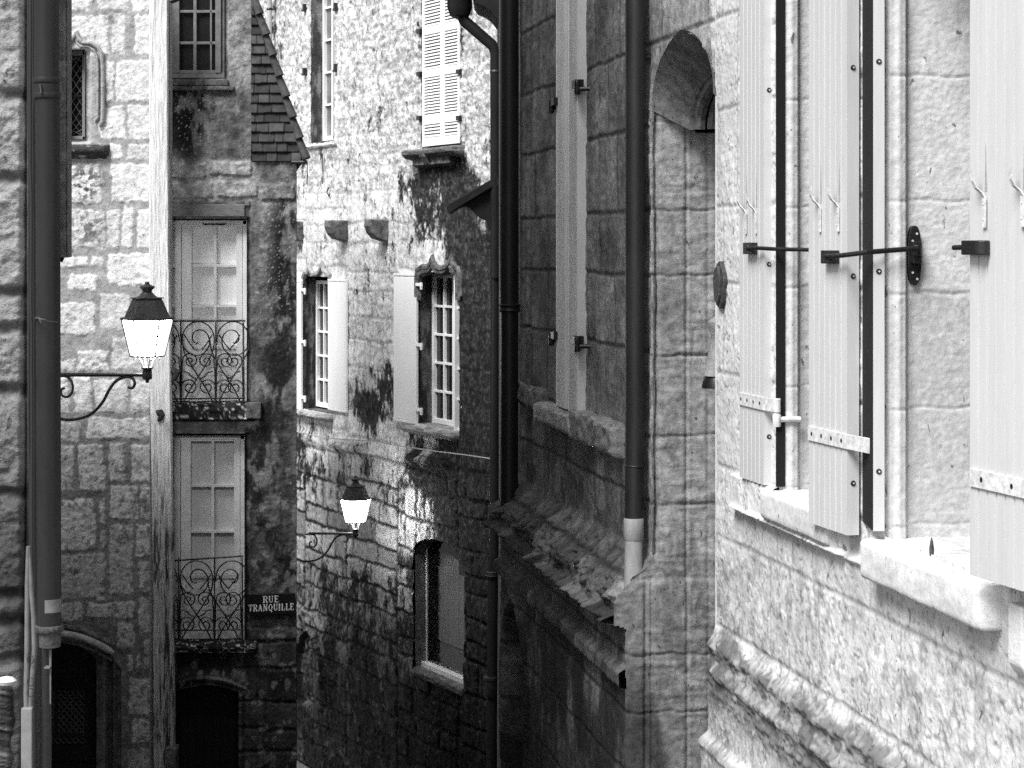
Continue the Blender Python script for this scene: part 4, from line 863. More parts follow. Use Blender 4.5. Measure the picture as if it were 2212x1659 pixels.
# ================================================================ balcony house
def balcony_house():
    t = thing('plaster_house', 'dark stained plaster house with two iron balconies and a tile-hung gable', 'house', (-2.9, 22, ground_z(22)))
    d0 = 21.5; k = d0/F; fr = front(d0); X = lambda x: (x-CX)*k; Z = lambda y: (HY-y)*k
    us = axis(X(338), X(641), .0105); vs = axis(Z(1720), Z(-60), .0105)
    rects = split(X(500), X(650), Z(1740), Z(1300), .2, .36, 1.5, 3)+[(X(a), X(c), Z(d), Z(b)) for a, b, c, d in ((365, 350, 448, 388), (450, 345, 548, 382), (370, 392, 462, 432), (465, 388, 560, 430), (562, 392, 640, 450))]
    U, V, D, I, _, _ = masonry(us, vs, rects, gap=.004, warp=.03, wscale=4, corner=.03, seed=131, ravel=.025)
    qx, qy = fr.q(U, V); n1 = fbm(U*3, V*2.4, 132, 6, .6); n2 = fbm(U*20, V*20, 133, 4, .6)
    stz = (ss(340, 350, qy)*ss(436, 428, qy)+ss(1330, 1380, qy)); st = ss(0, .03, D)*stz
    H = (n1-.5)*.05+(n2-.5)*.02+st*.025
    T = .16*(.30+1.3*n1)*(.5+1.*n2)
    T = mix(T, .27*(.45+.9*n1), ss(330, 120, qy)*ss(440, 500, qx))
    T = mix(T, .36*(.4+1.1*n2), ss(340, 352, qy)*ss(438, 428, qy)*ss(570, 540, qx))
    T = mix(T, .085*(.5+I), ss(1340, 1390, qy)); T = T*mix(1, .6, ss(880, 1150, qy))  # shade of the lower storeys put into the wall tone
    dk = ss(.42, .56, fbm(U*7, V*3.2, 135, 5, .62))
    for cx, cy, rx, ry, a in ((400, 260, 60, 85, 1.), (445, 215, 80, 40, .8), (618, 560, 32, 240, 1.), (600, 850, 45, 130, .9), (565, 1120, 60, 170, .85), (560, 920, 40, 40, .8), (620, 1230, 30, 60, .9), (460, 1440, 110, 30, .7), (600, 700, 40, 120, .7), (560, 1000, 40, 60, .8), (610, 1450, 40, 120, .6), (500, 230, 40, 40, .4), (540, 450, 20, 60, .5), (505, 330, 40, 14, .5)):
        T = mix(T, .012, a*dk*blob(qx, qy, cx, cy, rx, ry))
    wh = ss(.72, .76, fbm(U*60, V*66, 137, 3, .7)); msk = blob(qx, qy, 410, 270, 60, 80)+blob(qx, qy, 610, 480, 35, 130)+blob(qx, qy, 570, 600, 60, 100)*.6+.12
    T = mix(T, .45, np.clip(wh*msk, 0, .8))
    wh = ss(.58, .66, fbm(U*14, V*10, 138, 4)); T = mix(T, .24, wh*.6*ss(900, 1050, qy))
    top = (qx > 352) & (qx < 484) & (qy < 168); w1 = (qx > 352) & (qx < 533) & (qy > 474) & (qy < 870); w2 = (qx > 352) & (qx < 530) & (qy > 938) & (qy < 1392)
    arc = 1482+((qx-445)/75.)**2*16; dr = (qx > 372) & (qx < 515) & (qy > arc)
    H += .05*np.exp(-((qy-arc+18)/6.)**2)*ss(376, 380, qx)*ss(540, 530, qx)+.03*np.exp(-((qy-arc+28)/4.)**2)*ss(376, 380, qx)*ss(545, 535, qx)
    H += .03*((qx > 515) & (qx < 524) & (qy > 1500))-.03*((qx > 526) & (qx < 531) & (qy > 1500))
    H -= .06*((qx > 485) & (qx < 492) & (qy < 174))
    H -= .05*((qx > 533) & (qx < 541) & (qy > 470) & (qy < 870))+.05*((qx > 530) & (qx < 538) & (qy > 935) & (qy < 1392))
    out = (qx > 547) & (qy < 350) & (qx > 0) & (qy < 350)
    gab = out & ((qx-537) > (qy+10)*.345)                    # right of the sloping rake: nothing there
    # tone the moulding over the door
    T = mix(T, .30, .8*np.exp(-((qy-arc+18)/7.)**2)*ss(420, 470, qx)*ss(530, 500, qx))
    s = SM(); s.grid(fr, U, V, H, T, top | w1 | w2 | dr | gab)
    zb = ground_z(28)-2; xr = X(641); kx = -.135
    s.wall(fr, X(338)-.12, X(338), zb, Z(-60), .2); s.wall(fr, X(338), xr, zb, Z(1720), .12)
    # side wall slants away; back
    xb = xr+kx*6.8
    for i in range(1): s.quad([(xr, 21.5, zb), (xb, 28.3, zb), (xb, 28.3, Z(350)), (xr, 21.5, Z(350))], .12)
    s.quad([(xb, 28.3, zb), (xb-5, 28.3, zb), (xb-5, 28.3, Z(350)), (xb, 28.3, Z(350))], .2)
    s.wall(fr, X(338)-.12, X(537), Z(-60), Z(-110), .2); s.quad([(X(338)-.12, 21.5, zb), (X(338)-.5, 28.3, zb), (X(338)-.5, 28.3, Z(-110)), (X(338)-.12, 21.5, Z(-110))], .2)
    for (x, y0, y1) in ((484, -20, 168), (533, 474, 870), (530, 938, 1392), (515, 1495, 1740), (372, 1495, 1740)):
        s.quad([(X(x), 21.52, Z(y1)), (X(x), 21.75, Z(y1)), (X(x), 21.75, Z(y0)), (X(x), 21.52, Z(y0))], .12)
    for (xa, xc, y) in ((352, 484, 168), (352, 533, 870), (352, 530, 1392)):
        s.quad([(X(xa), 21.51, Z(y)), (X(xc), 21.51, Z(y)), (X(xc), 21.78, Z(y)), (X(xa), 21.78, Z(y))], .2)
    for (xa, xc, y) in ((352, 533, 474), (352, 530, 938), (365, 520, 1480)):
        s.quad([(X(xa), 21.51, Z(y)), (X(xc), 21.51, Z(y)), (X(xc), 21.78, Z(y)), (X(xa), 21.78, Z(y))], .08)
    s.build('wall', M['render'], t)
    # tile-hung triangle
    f2 = fr.off(.02); us = axis(X(543), X(650), .008); vs = axis(Z(350), Z(-60), .008)
    hg = 13.6; zz = [Z(350-i*hg*1.55) for i in range(22)]
    U, V, D, I, LU, LV = masonry(us, vs, rows(X(530), X(660), zz, .09, .17, 17), gap=.002, warp=.006, corner=.004, seed=141)
    qx, qy = f2.q(U, V); n1 = fbm(U*9, V*9, 142, 4); rowp = -LV
    H = .004+rowp*.22+(I-.5)*.014; T = mix(.006, (.03+.05*I)*(.6+.8*n1), ss(0, .006, D))
    s = SM(); s.grid(f2, U, V, H, T, (qx-540) > (qy+6)*.345-2); s.build('hung_tiles', M['slate'], t)
    # rake tiles and the steep roof behind them
    a = W(537, -16, 21.45); b = W(652, 341, 21.45); n = 8; m = MB()
    for i in range(n):
        p = a.lerp(b, i/n); q = a.lerp(b, (i+1.12)/n); dr_ = (q-p).normalized(); m.tube([p+Vector((.03, 0, .01)), q+Vector((.045, -.03, .015))], [.036, .048], 10)
    m.build('rake_tile', M['tile'], t, smooth=False)
    m = MB(); c = W(654, 350, 21.42); m.tube([c+Vector((-.12, 0, .0)), c+Vector((.05, 0, -.0))], .02, 8); m.build('gutter_end', M['iron'], t)
    m = MB(); off = Vector((kx*6.8, 6.8, 0)); A = W(537, -16, 21.5); B = W(658, 346, 21.5); up = Vector((-2.0, 0, 1.35))
    th = Vector((-.06, 0, -.06)); m.loft([A, B, B+th, A+th], [A+off, B+off, B+off+th, A+off+th]); m.loft([A, A+up, A+up+th, A+th], [A+off, A+up+off, A+up+off+th, A+off+th]); m.build('roof', M['tile'], t)
    # top window
    f3 = front(21.62); PX = lambda x: (x-CX)*21.62/F; PZ = lambda y: (HY-y)*21.62/F
    m = MB(); bx = lambda x0, x1, y0, y1, h0, h1: m.box(f3, PX(x0), PX(x1), PZ(y1), PZ(y0), h0, h1)
    bx(352, 486, 158, 170, -.04, .02); bx(466, 478, -40, 158, -.03, .03); bx(478, 486, -40, 170, -.05, .0); bx(352, 372, -40, 158, -.03, .01); bx(372, 388, -40, 158, -.03, .025)
    for y in (22, 90): bx(388, 466, y, y+6, -.03, .01)
    bx(418, 425, -40, 158, -.03, .012); bx(388, 466, 152, 160, -.03, .02); bx(454, 458, -40, 156, -.03, .01)
    wn = m.build('window', mat('weathered_window_paint', .20, .7, noise=(.7, 1.2), scale=12, bump=.2), t, bevel=.004)
    m = MB(); m.box(f3, PX(352), PX(480), PZ(165), PZ(-40), -.05, -.025); m.build('pane', M['glass'], wn)
    m = MB(); m.box(fr, X(350), X(494), Z(186), Z(172), -.1, .035); m.box(fr, X(350), X(507), Z(196), Z(187), -.05, .06); m.build('window_sill', M['dstone'], t, bevel=.012)
    m = MB(); m.box(fr, X(350), X(529), Z(468), Z(441), -.02, .018); m.box(fr, X(529), X(540), Z(445), Z(434), -.02, .02); m.build('lintel', mat('lintel_wood', .17, .8, noise=(.6, 1.3), scale=9, stretch=(1, 6, 6), bump=.4), t, bevel=.01)
    # french windows
    def french(y0, y1, ys, pan, x_m, cols, tone, ybot):
        f4 = front(21.66); kk = 21.66/F; PX = lambda x: (x-CX)*kk; PZ = lambda y: (HY-y)*kk
        m = MB(); bx = lambda x0, x1, a, b, h0, h1: m.box(f4, PX(x0), PX(x1), PZ(b), PZ(a), h0, h1)
        (xl, xc0, xc1, xr_) = cols
        bx(352, xr_+10, y0, y0+9, -.08, .03); bx(xr_, xr_+9, y0, y1, -.08, .03)          # frame
        bx(xc0-13, xc0, y0+9, y1-2, -.075, .022); bx(xc0+1.5, xc1, y0+9, y1-2, -.075, .03); bx(xr_-14, xr_-1, y0+9, y1-2, -.075, .022)
        bx(xc1, xr_-12, y0+9, ys[0], -.075, .02); bx(352, xc0-10, y0+9, ys[0], -.075, .02)
        xm = x_m
        for a, b in zip(ys[1::2], ys[2::2]):
            bx(xc1, xr_-12, a, b, -.075, .012); bx(352, xc0-10, a, b, -.075, .012)
        bx(xm-3.2, xm+3.2, ys[0], ys[-1], -.075, .014)
        bx(xc1, xr_-12, ys[-1], ys[-1]+9, -.075, .02); bx(xc1, xr_-12, ybot-12, y1, -.075, .02); bx(352, xc0-10, ybot-12, y1, -.075, .02); bx(352, xc0-10, ys[-1], ys[-1]+9, -.075, .02)
        wn = m.build('french_window', tone, t, bevel=.004)
        m = MB(); m.box(f4, PX(xc1), PX(xr_-12), PZ(y1), PZ(ys[-1]), -.035, .0); m.box(f4, PX(352), PX(xc0-8), PZ(y1), PZ(ys[-1]), -.035, .0)
        for i in range(6):
            y = ys[-1]+14+(y1-ys[-1]-20)*i/6; m.box(f4, PX(xc1+2), PX(xr_-14), PZ(y+(y1-ys[-1]-20)/6-2), PZ(y), 0, .006)
        m.build('bottom_panel', tone, wn)
        m = MB(); m.box(f4, PX(352), PX(xr_-6), PZ(ys[-1]+2), PZ(y0+4), -.09, -.058); m.build('pane', pan, wn)
    french(476, 872, [490, 571, 577, 658, 664, 745], M['curtain'], 465, (352, 392, 415, 525), M['paintdoor'], 850)
    m = MB(); m.tube([W(438, 483, 21.62), W(441, 485, 21.6), W(484, 485, 21.6), W(488, 483, 21.62)], .007, 6); m.build('door_stay', M['iron'], t)
    french(940, 1392, [953, 1046, 1052, 1145, 1151, 1240], mat('shaded_curtained_glass', .58, .8, noise=(.99, 1.01)), 460, (352, 390, 413, 520), mat('shaded_cream_paint', .72, .55, noise=(.85, 1.1), scale=9), 1370)  # darker copies of glass and paint carry the shade of the lower storey
    # balcony slabs
    for (x1, ya, yb, hf) in ((552, 868, 908, .10), (556, 1385, 1408, .16)):
        us = axis(X(345), X(x1), .012); za, zb_ = Z(yb), Z(ya); pr = np.array([(-.15, zb_), (.0, zb_), (hf*.7, zb_-.005), (hf, zb_-.03), (hf, (za+zb_)/2), (hf*.9, za+.02), (hf*.4, za), (-.05, za)]); pr = np.repeat(pr, 4, 0); pr[1:-1] = (pr[:-2]+pr[1:-1]+pr[2:])/3
        U, K = np.meshgrid(us, np.arange(len(pr))); nz = fbm(U*9, K*.4, 151, 5, .62)-.5; s = SM()
        T = .022+.5*ss(.16, .22, fbm(U*30, K*1.2, 153, 2)-.5); s.sweep(fr, U, pr[:, 1][K]+nz*.03, pr[:, 0][K]+nz*.05-.02*ss(X(x1)-.05, X(x1), U), T); s.build('balcony_slab', M['render'], t)
    m = MB(); m.box(fr, X(534), X(566), Z(903), Z(868), -.05, .10); m.build('slab_end', M['dstone'], t, bevel=.01)
    # iron railings of hearts and scrolls
    def railing(x0, x1, ytl, ytr, yb, ybb, d):
        kk = d/F; ft = front(d)
        rl = thing_part('balcony_railing', t)
        P = lambda x, y: W(x, y, d)
        m = MB(); m.tube([P(x0, ytl), P(x1, ytr)], .010, 6); m.tube([P(x0, yb), P(x1, yb-2)], .009, 6)
        xm = (x0+x1)/2
        m.each('rail', M['iron'], rl)
        m = MB()
        for x in (pa, pb, pc): m.tube([P(x, ytr+3), P(x+1, ybb)], .008, 6)
        m.each('baluster', M['iron'], rl)
        m = MB(); r = .0075
        for cx, sg in ((pa, 1), (pb, 1), (pb, -1), (pc, -1), (pa, -1)):
            # half heart from the bar cx, opening sideways (sg)
            hw = (pb-pa)*.5; Y0 = max(ytl, ytr)+5; Hh = ybb-Y0
            Q = lambda u, v: P(cx+sg*u*hw, Y0+v*Hh)
            # top volute: a loop hanging from the upper rail
            C = Q(1.0, .20)
            if sg == 1 or True:
                ex, ez = Vector((sg, 0, 0)), Vector((0, 0, 1)); R0 = .92*hw*kk
                if (cx, sg) in ((pb, -1), (pb, 1), (pa, -1), (pc, -1)) or cx == pa:
                    sp = []
                    for i in range(56):
                        a = math.pi*(1.05)-i/55*math.pi*3.6; rr = R0*(1-.0*i) if i < 18 else R0*max(.10, 1-(i-18)/44)
                        sp.append(C+ex*rr*math.cos(a)*(1)+ez*rr*math.sin(a)*1.12)
                    side_ = bez([sp[0], Q(.10, .40), Q(.55, .62), Q(1.35 if False else .95, .80)], 6)
                    if cx == pb: m.tube(sp, r, 5)
                    elif cx == pa and sg == -1: m.tube(sp, r, 5)
            # second smaller scroll
            C2 = Q(.55, .47); sp2 = spiral(C2, Vector((sg, 0, 0)), Vector((0, 0, 1)), .46*hw*kk, .06*hw*kk, math.pi*.85, -math.pi*2.4, 40); m.tube(sp2, r, 5)
            # lower scroll
            C3 = Q(.50, .80); sp3 = spiral(C3, Vector((sg, 0, 0)), Vector((0, 0, 1)), .50*hw*kk, .08*hw*kk, math.pi*1.1, -math.pi*2.3, 40); m.tube(sp3, r, 5)
            # stems sweeping down to the foot of each bar
            m.tube(bez([Q(1.92, .20), Q(1.80, .36), Q(1.25, .58), Q(.55, .82) , Q(.15, 1.0)], 6), r*1.1, 5)
            m.tube(bez([Q(.12, .42), Q(.06, .6), Q(.04, .8), Q(.02, 1.0)], 5), r, 5)
            m.tube(bez([Q(.2, .14), Q(.42, .22), Q(.55, .26), Q(.8, .33)], 4), r, 5)
            m.tube(bez([Q(.15, .60), Q(.45, .62), Q(.6, .66), Q(.95, .70)], 4), r, 5)
        m.build('scrollwork', M['iron'], rl)
    def thing_part(name, parent):
        o = bpy.data.objects.new(name, None); SC.collection.objects.link(o); o.parent = parent; o.matrix_parent_inverse = Matrix.Translation(-Vector(parent.location)); return o
    pa, pb, pc = 392, 468, 544
    pa, pb, pc = 392-77+76, 463+3, 540; pa, pb, pc = 391, 466, 541-14
    pa, pb, pc = 390.5, 466, 526
    railing(352, 530, 694, 693, 862, 871, 21.42)
    pa, pb, pc = 386, 463, 523
    railing(350, 526, 1213, 1201, 1362, 1383, 21.38)
    # door at the bottom
    m = MB()
    for i in range(9):
        x = 362+i*17.5; m.box(front(21.8), (x-CX)*k, (x+16.6-CX)*k, Z(1780), Z(1450), -.04, (i % 2)*.004)
    m.build('door', mat('black_door', .008, .6, noise=(.5, 1.6), scale=6, stretch=(6, 6, .5)), t)
balcony_house()

# ---------------------------------------------------------------- street name sign
def sign():
    d = 21.44; k = d/F; fr = front(d); X = lambda x: (x-CX)*k; Z = lambda y: (HY-y)*k
    t = thing('street_sign', 'black street name plate reading RUE TRANQUILLE in white', 'sign', (X(585), d, Z(1305)))
    m = MB(); m.prism(fr, [(X(533), Z(1328)), (X(637), Z(1327)), (X(637), Z(1281)), (X(533), Z(1284))], -.03, .0); m.build('sign_plate', M['signblack'], t, bevel=.004)
    G = {'R': (.68, [(.14,0,.14,1,2),(0,0,.3,0,1),(0,1,.14,1,1),(.14,1,.48,1,1),(.48,1,.6,.88,1),(.6,.88,.6,.66,2),(.6,.66,.48,.52,1),(.48,.52,.14,.52,1),(.4,.52,.62,0,2),(.52,0,.74,0,1)]),
         'U': (.72, [(.14,1,.14,.22,2),(0,1,.28,1,1),(.14,.22,.26,.03,1.4),(.26,.03,.46,.03,1),(.46,.03,.58,.2,1),(.58,.2,.58,1,1),(.46,1,.7,1,1)]),
         'E': (.62, [(.14,0,.14,1,2),(0,0,.56,0,1),(0,1,.54,1,1),(.14,.52,.4,.52,1),(.54,1,.54,.82,1),(.57,0,.57,.2,1),(.4,.42,.4,.62,1)]),
         'T': (.66, [(.33,0,.33,1,2),(.2,0,.46,0,1),(0,1,.66,1,1),(0,1,0,.78,1),(.66,1,.66,.78,1)]),
         'A': (.74, [(.37,1,.12,0,1),(.37,1,.62,0,2),(0,0,.24,0,1),(.5,0,.76,0,1),(.2,.34,.54,.34,1)]),
         'N': (.74, [(.13,0,.13,1,1),(.13,1,.62,0,2),(.62,0,.62,1,1),(0,0,.26,0,1),(0,1,.16,1,1),(.5,1,.74,1,1)]),
         'Q': (.76, [(.1,.35,.1,.65,2),(.1,.65,.24,.94,1.3),(.24,.94,.5,.94,1),(.5,.94,.64,.65,1.3),(.64,.65,.64,.35,2),(.64,.35,.5,.04,1.3),(.5,.04,.24,.04,1),(.24,.04,.1,.35,1.3),(.34,.08,.66,-.2,1.8)]),
         'I': (.34, [(.15,0,.15,1,2),(0,0,.3,0,1),(0,1,.3,1,1)]),
         'L': (.60, [(.14,0,.14,1,2),(0,0,.56,0,1),(0,1,.28,1,1),(.56,0,.56,.24,1)])}
    m = MB()
    def line(txt, xa, xb, yb0, yb1, ht):
        tot = sum(G[c][0] for c in txt)+.16*(len(txt)-1); sc = (xb-xa)/tot; u = 0
        for c in txt:
            wd, st = G[c]; f = (u+wd/2)/tot; base = yb0+(yb1-yb0)*f
            for (x0, y0, x1, y1, wt) in st:
                a = Vector((X(xa+(u+x0)*sc), Z(base-y0*ht))); b = Vector((X(xa+(u+x1)*sc), Z(base-y1*ht))); dd = (b-a).normalized(); nn = Vector((-dd.y, dd.x))*.0034*wt*(ht/14)
                m.prism(fr, [tuple(a-nn), tuple(b-nn), tuple(b+nn), tuple(a+nn)], .0005, .0025+random.random()*.001)
            u += wd+.16
    line('RUE', 568, 602, 1302, 1300.5, 13.5); line('TRANQUILLE', 537, 634.5, 1320.5, 1317, 13.5)
    m.build('lettering', M['signwhite'], t)
sign()

# ================================================================ far house
def far_house():
    t = thing('stone_house', 'tall weathered stone house at the end of the lane, behind the second lamp', 'house', FB.pt(3, ground_z(29)))
    ua, ub = FB.uv(1100)[0], FB.uv(520)[0]; us = axis(ua, ub, .021); vs = axis(-8.3, 4.6, .0145)
    zlow = .55
    rects = []
    zs = [-8.6, -8.2]
    r = random.Random(9); z = -8.2
    while z < zlow: z += r.uniform(.24, .42); zs.append(z)
    zt = zs[-1]; p = ua-.5; i = 0
    while p < ub+.5:
        q_ = p+r.uniform(1.3, 2.8); z = -8.3; zp = [z]
        while z < zt-.5: z += r.uniform(.24, .46); zp.append(z)
        zp.append(zt); i += 1
        for a, b, c, d in rows(p, q_, zp, .5, 1.2, 210+i):
            a = max(a, p); b = min(b, q_)
            if b-a > .12: rects.append((a, b, c, d))
        p = q_
    rects += split(ua-.5, ub+.5, zt, 5., .10, .26, 1.6, 23)
    U, V, D, I, LU, LV = masonry(us, vs, rects, gap=.006, warp=.035, wscale=2.6, corner=.02, seed=161, ravel=.045, bend=.09)
    qx, qy = FB.q(U, V); n1 = fbm(U*3, V*3, 162, 5, .6); n2 = fbm(U*9, V*11, 163, 4, .62)
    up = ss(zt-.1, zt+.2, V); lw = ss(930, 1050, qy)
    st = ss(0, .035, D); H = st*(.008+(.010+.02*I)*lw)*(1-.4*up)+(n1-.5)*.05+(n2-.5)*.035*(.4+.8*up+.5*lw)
    foot_shade = ss(1180, 1520, qy)  # stone painted darker towards the foot, for the shade down in the lane
    T = mix(mix(.50+.12*up, .035, lw), (.76+(I-.5)*(.16+.5*lw))*mix(1, .58, lw)*mix(1, .11, foot_shade), ss(.002, .022+.012*lw, D)*(1-.35*up*(I < .5)))*(.76+.42*n1)
    T = mix(T, .26, .62*up*ss(.50, .58, fbm(U*11, V*15, 171, 5, .66)))
    T = mix(T, .30, .45*ss(.56, .66, fbm(U*5, V*8, 172, 5, .65)))
    area = .07+.45*ss(860, 1000, qx)*ss(250, 500, qy)+.75*ss(930, 1010, qx)*ss(470, 600, qy)+.36*ss(900, 1060, qy)+.10*ss(900, 1000, qx)+.16*ss(1150, 1400, qy)
    for cx, cy, rx, ry, a in ((945, 430, 80, 100, .35), (820, 850, 45, 90, .5), (1010, 700, 40, 220, .45), (950, 395, 60, 50, .3), (670, 960, 60, 50, .3), (900, 1040, 160, 80, .22), (700, 340, 60, 30, .2), (790, 880, 30, 30, .35), (700, 1040, 90, 40, .2), (600, 60, 30, 80, .25)):
        area = area+a*blob(qx, qy, cx, cy, rx, ry)
    area = area-.35*blob(qx, qy, 960, 560, 60, 40)-.45*blob(qx, qy, 770, 1110, 150, 110)
    crust = .38*fbm(U*3.2, V*2.2, 165, 3, .6)+.42*fbm(U*14, V*6, 166, 4, .7)+.2*fbm(U*40, V*26, 169, 3, .7)
    cr = ss(.605-.36*area, .72-.33*area, crust)
    T = mix(T, .006+.06*ss(.5, .72, fbm(U*26, V*20, 173, 4, .7)), np.clip(cr*(.9+.2*n2), 0, 1)*.99)
    # eroded string course, blind arch relief, openings
    ys = 955+(qx-700)*.17; band = np.exp(-((qy-ys)/13.)**2)*ss(.38, .5, fbm(U*.9, V*.2+4, 167, 2)+.03); H += band*.12*(.5+fbm(U*6, V*9, 168, 4))
    T = np.where(band > .3, T*.7, T)
    def inr(x0, x1, y0, y1): return (qx > x0) & (qx < x1) & (qy > y0) & (qy < y1)
    def zr(x, y): return FB.uv(x, y)
    def uv_hole(x0, x1, y0, y1):
        a, b = sorted((zr(x0, y0)[0], zr(x1, y0)[0])); xm = (x0+x1)/2; z1, z0 = zr(xm, y0)[1], zr(xm, y1)[1]; return (U > a) & (U < b) & (V > z0) & (V < z1), a, b, z0, z1
    h1, *W1 = uv_hole(672, 722, -60, 306); h2, *W2 = uv_hole(911, 994, -60, 315); h3, *W3 = uv_hole(655, 716, 598, 888); h4, *W4 = uv_hole(903, 991, 588, 925)
    h5, *W5 = uv_hole(897, 1006, 1215, 1466)
    cu5 = (W5[0]+W5[1])/2; hw5 = (W5[1]-W5[0])/2; a5 = (V >= W5[3]) & (np.hypot((U-cu5)/hw5, (V-W5[3])/.30) < 1); h5 = h5 | a5
    # pointed relief bottom left
    c7, z7 = zr(672, 1455); x7 = np.abs(U-c7); r7 = np.sqrt((x7+.18)**2+np.maximum(V-z7, 0)**2)-.72; r7 = np.where(V < z7, x7-.54, r7)
    H += .06*np.exp(-((r7-.0)/.035)**2)*(V > z7-.5)-.06*ss(0, -.05, r7)*(V > z7-.5); H += .05*np.exp(-((r7-.32)/.06)**2)*(V > z7-.3)
    T = np.where((np.abs(r7+.03) < .03) & (V > z7-.5), .02, T)
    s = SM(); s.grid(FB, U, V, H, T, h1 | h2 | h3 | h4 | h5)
    s.wall(FB, ua-8, ua, -12, 7, .5); s.wall(FB, ub, ub+7, -12, 7, .5); s.wall(FB, ua, ub, 4.6, 7, .6); s.wall(FB, ua, ub, -13, -8.3, .3)
    p0, p1 = FB.pt(ua-8, 0), FB.pt(ub+7, 0)
    bk = (5.3, 2.9)
    for a, b in ((p0, (p0[0]+bk[0], p0[1]+bk[1])), ((p0[0]+bk[0], p0[1]+bk[1]), (p1[0]+bk[0], p1[1]+bk[1])), ((p1[0]+bk[0], p1[1]+bk[1]), p1)):
        s.quad([(a[0], a[1], -12), (b[0], b[1], -12), (b[0], b[1], 7), (a[0], a[1], 7)], .4)
    s.quad([(p0[0], p0[1], 7), (p0[0]+bk[0], p0[1]+bk[1], 7), (p1[0]+bk[0], p1[1]+bk[1], 7), (p1[0], p1[1], 7)], .2)
    for i, (w_, dp, sn, tn) in enumerate(((W1, .24, .8, .22), (W2, .1, 0, .6), (W3, .26, 1, .14), (W4, .26, 1, .14), (W5, .18, .2, .26))):
        a, b, z0, z1 = w_; zz = z1+(.3 if i == 4 else 0)
        reveal(s, FB, b, z0, zz-(.28 if i == 4 else 0), -dp-.02, 0.0, tn, .02, 170+i, .02, sn, dn=(-FB.U[0], -FB.U[1]))
        for (u, ) in ((a,),): s.quad([FB.pt(u, z0, -dp-.05), FB.pt(u, z0, -.01), FB.pt(u, z1, -.01), FB.pt(u, z1, -dp-.05)], tn*.7)
        s.quad([FB.pt(a, z0, -dp-.05), FB.pt(b, z0, -dp-.05), FB.pt(b, z0, 0), FB.pt(a, z0, 0)], tn)
        if i != 4: s.quad([FB.pt(a, z1, -dp-.05), FB.pt(b, z1, -dp-.05), FB.pt(b, z1, 0), FB.pt(a, z1, 0)], tn*.5)
    # soffit of the arched opening
    n = 20; A = [FB.pt(cu5+hw5*math.cos(math.pi*i/n), W5[3]+.30*math.sin(math.pi*i/n), 0) for i in range(n+1)]; B = [FB.pt(cu5+hw5*math.cos(math.pi*i/n), W5[3]+.30*math.sin(math.pi*i/n), -.2) for i in range(n+1)]
    for i in range(n): s.quad([A[i], A[i+1], B[i+1], B[i]], .12)
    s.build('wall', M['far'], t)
    # --- windows
    def win(w_, dp, x0, x1, y0, y1, cols, rws, name='window', m_=None, st=7, gl='glass'):
        g_ = FB.off(-dp); a, b = sorted((g_.uv(x0)[0], g_.uv(x1)[0])); b = w_[1]-.004; a = max(a, w_[0]); xm = (x0+x1)/2; z1, z0 = g_.uv(xm, y0)[1], g_.uv(xm, y1)[1]
        m = MB(); fw = .055
        m.box(g_, a, b, z0, z0+fw*1.3, -.04, .02); m.box(g_, a, b, z1-fw, z1, -.04, .02); m.box(g_, b-fw, b, z0, z1, -.04, .025); m.box(g_, a, a+fw, z0, z1, -.04, .025)
        for i in range(1, cols): u = a+fw+(b-a-2*fw)*i/cols; m.box(g_, u-.016, u+.016, z0, z1, -.04, .012)
        for j in range(1, rws): z = z0+fw+(z1-z0-2*fw)*j/rws; m.box(g_, a, b, z-.016, z+.016, -.04, .010)
        wn = m.build(name, m_ or M['paintfar'], t, bevel=.003); m = MB(); m.box(g_, a, b, z0, z1, -.06, -.03); m.build('pane', M[gl], wn); return wn, g_, a, b, z0, z1
    greyg = 'curtain'
    win(W1, .22, 692, 722, -130, 304, 1, 6, gl='glassgrey')
    win(W3, .24, 684, 716, 606, 880, 2, 5)
    win(W4, .24, 936, 984, 592, 917, 2, 5)
    # an open casement edge
    ue = FB.uv(987)[0]; m = MB(); z1, z0 = FB.uv(985, 592)[1], FB.uv(985, 934)[1]
    m.box(FB, ue+.0, ue+.03, z0, z1, -.045, .035); o = m.build('open_casement', M['paintfar'], t, bevel=.004)
    m = MB()
    for j in range(6): z = z0+(z1-z0)*(.02+.96*j/5); m.box(FB, ue-.10, ue, z-.016, z+.016, -.03, -.01)
    m.box(FB, ue-.12, ue-.10, z0, z1, -.03, -.01); m.build('casement_bar', M['paintfar'], o)
    # plain white shutters folded back on the wall
    def leaf(x0, x1, y0, y1, h=.05, hinge=0, strapz=()):
        g_ = FB.off(h); a, b = sorted((g_.uv(x0)[0], g_.uv(x1)[0])); xm = (x0+x1)/2; z1, z0 = g_.uv(xm, y0)[1], g_.uv(xm, y1)[1]; m = MB(); m.box(g_, a, b, z0, z1, -.035, 0)
        sh = m.build('shutter', M['paintfar'], t, bevel=.004); m = MB(); m.box(g_, a+.04, b-.04, z0+.04, z1-.05, 0, .006)
        for z in (z0, z1-.03): m.box(g_, a+.02, b-.02, z+.03*0, z+.03, .0, .012)
        m.build('shutter_board', M['paintfar'], sh, bevel=.002)
        if hinge:
            u = a if hinge == 1 else b; sg = -1 if hinge == 1 else 1; m = MB()
            for f in (.10, .53, .93): z = z0+(z1-z0)*f; m.box(g_, min(u-.3*sg*0, u+sg*.16), max(u, u+sg*.16), z-.022, z+.022, -.01, .012); m.lathe(Vector(g_.pt(u+sg*.17, z-.02, .0)), [(.02, -.05), (.024, 0), (.02, .05)], 8)
            m.build('strap_hinge', M['paintfar'], sh)
        return sh
    leaf(708, 748, 603, 888); leaf(850, 899, 591, 912, hinge=1); leaf(636, 650, 606, 884, .05, hinge=1)
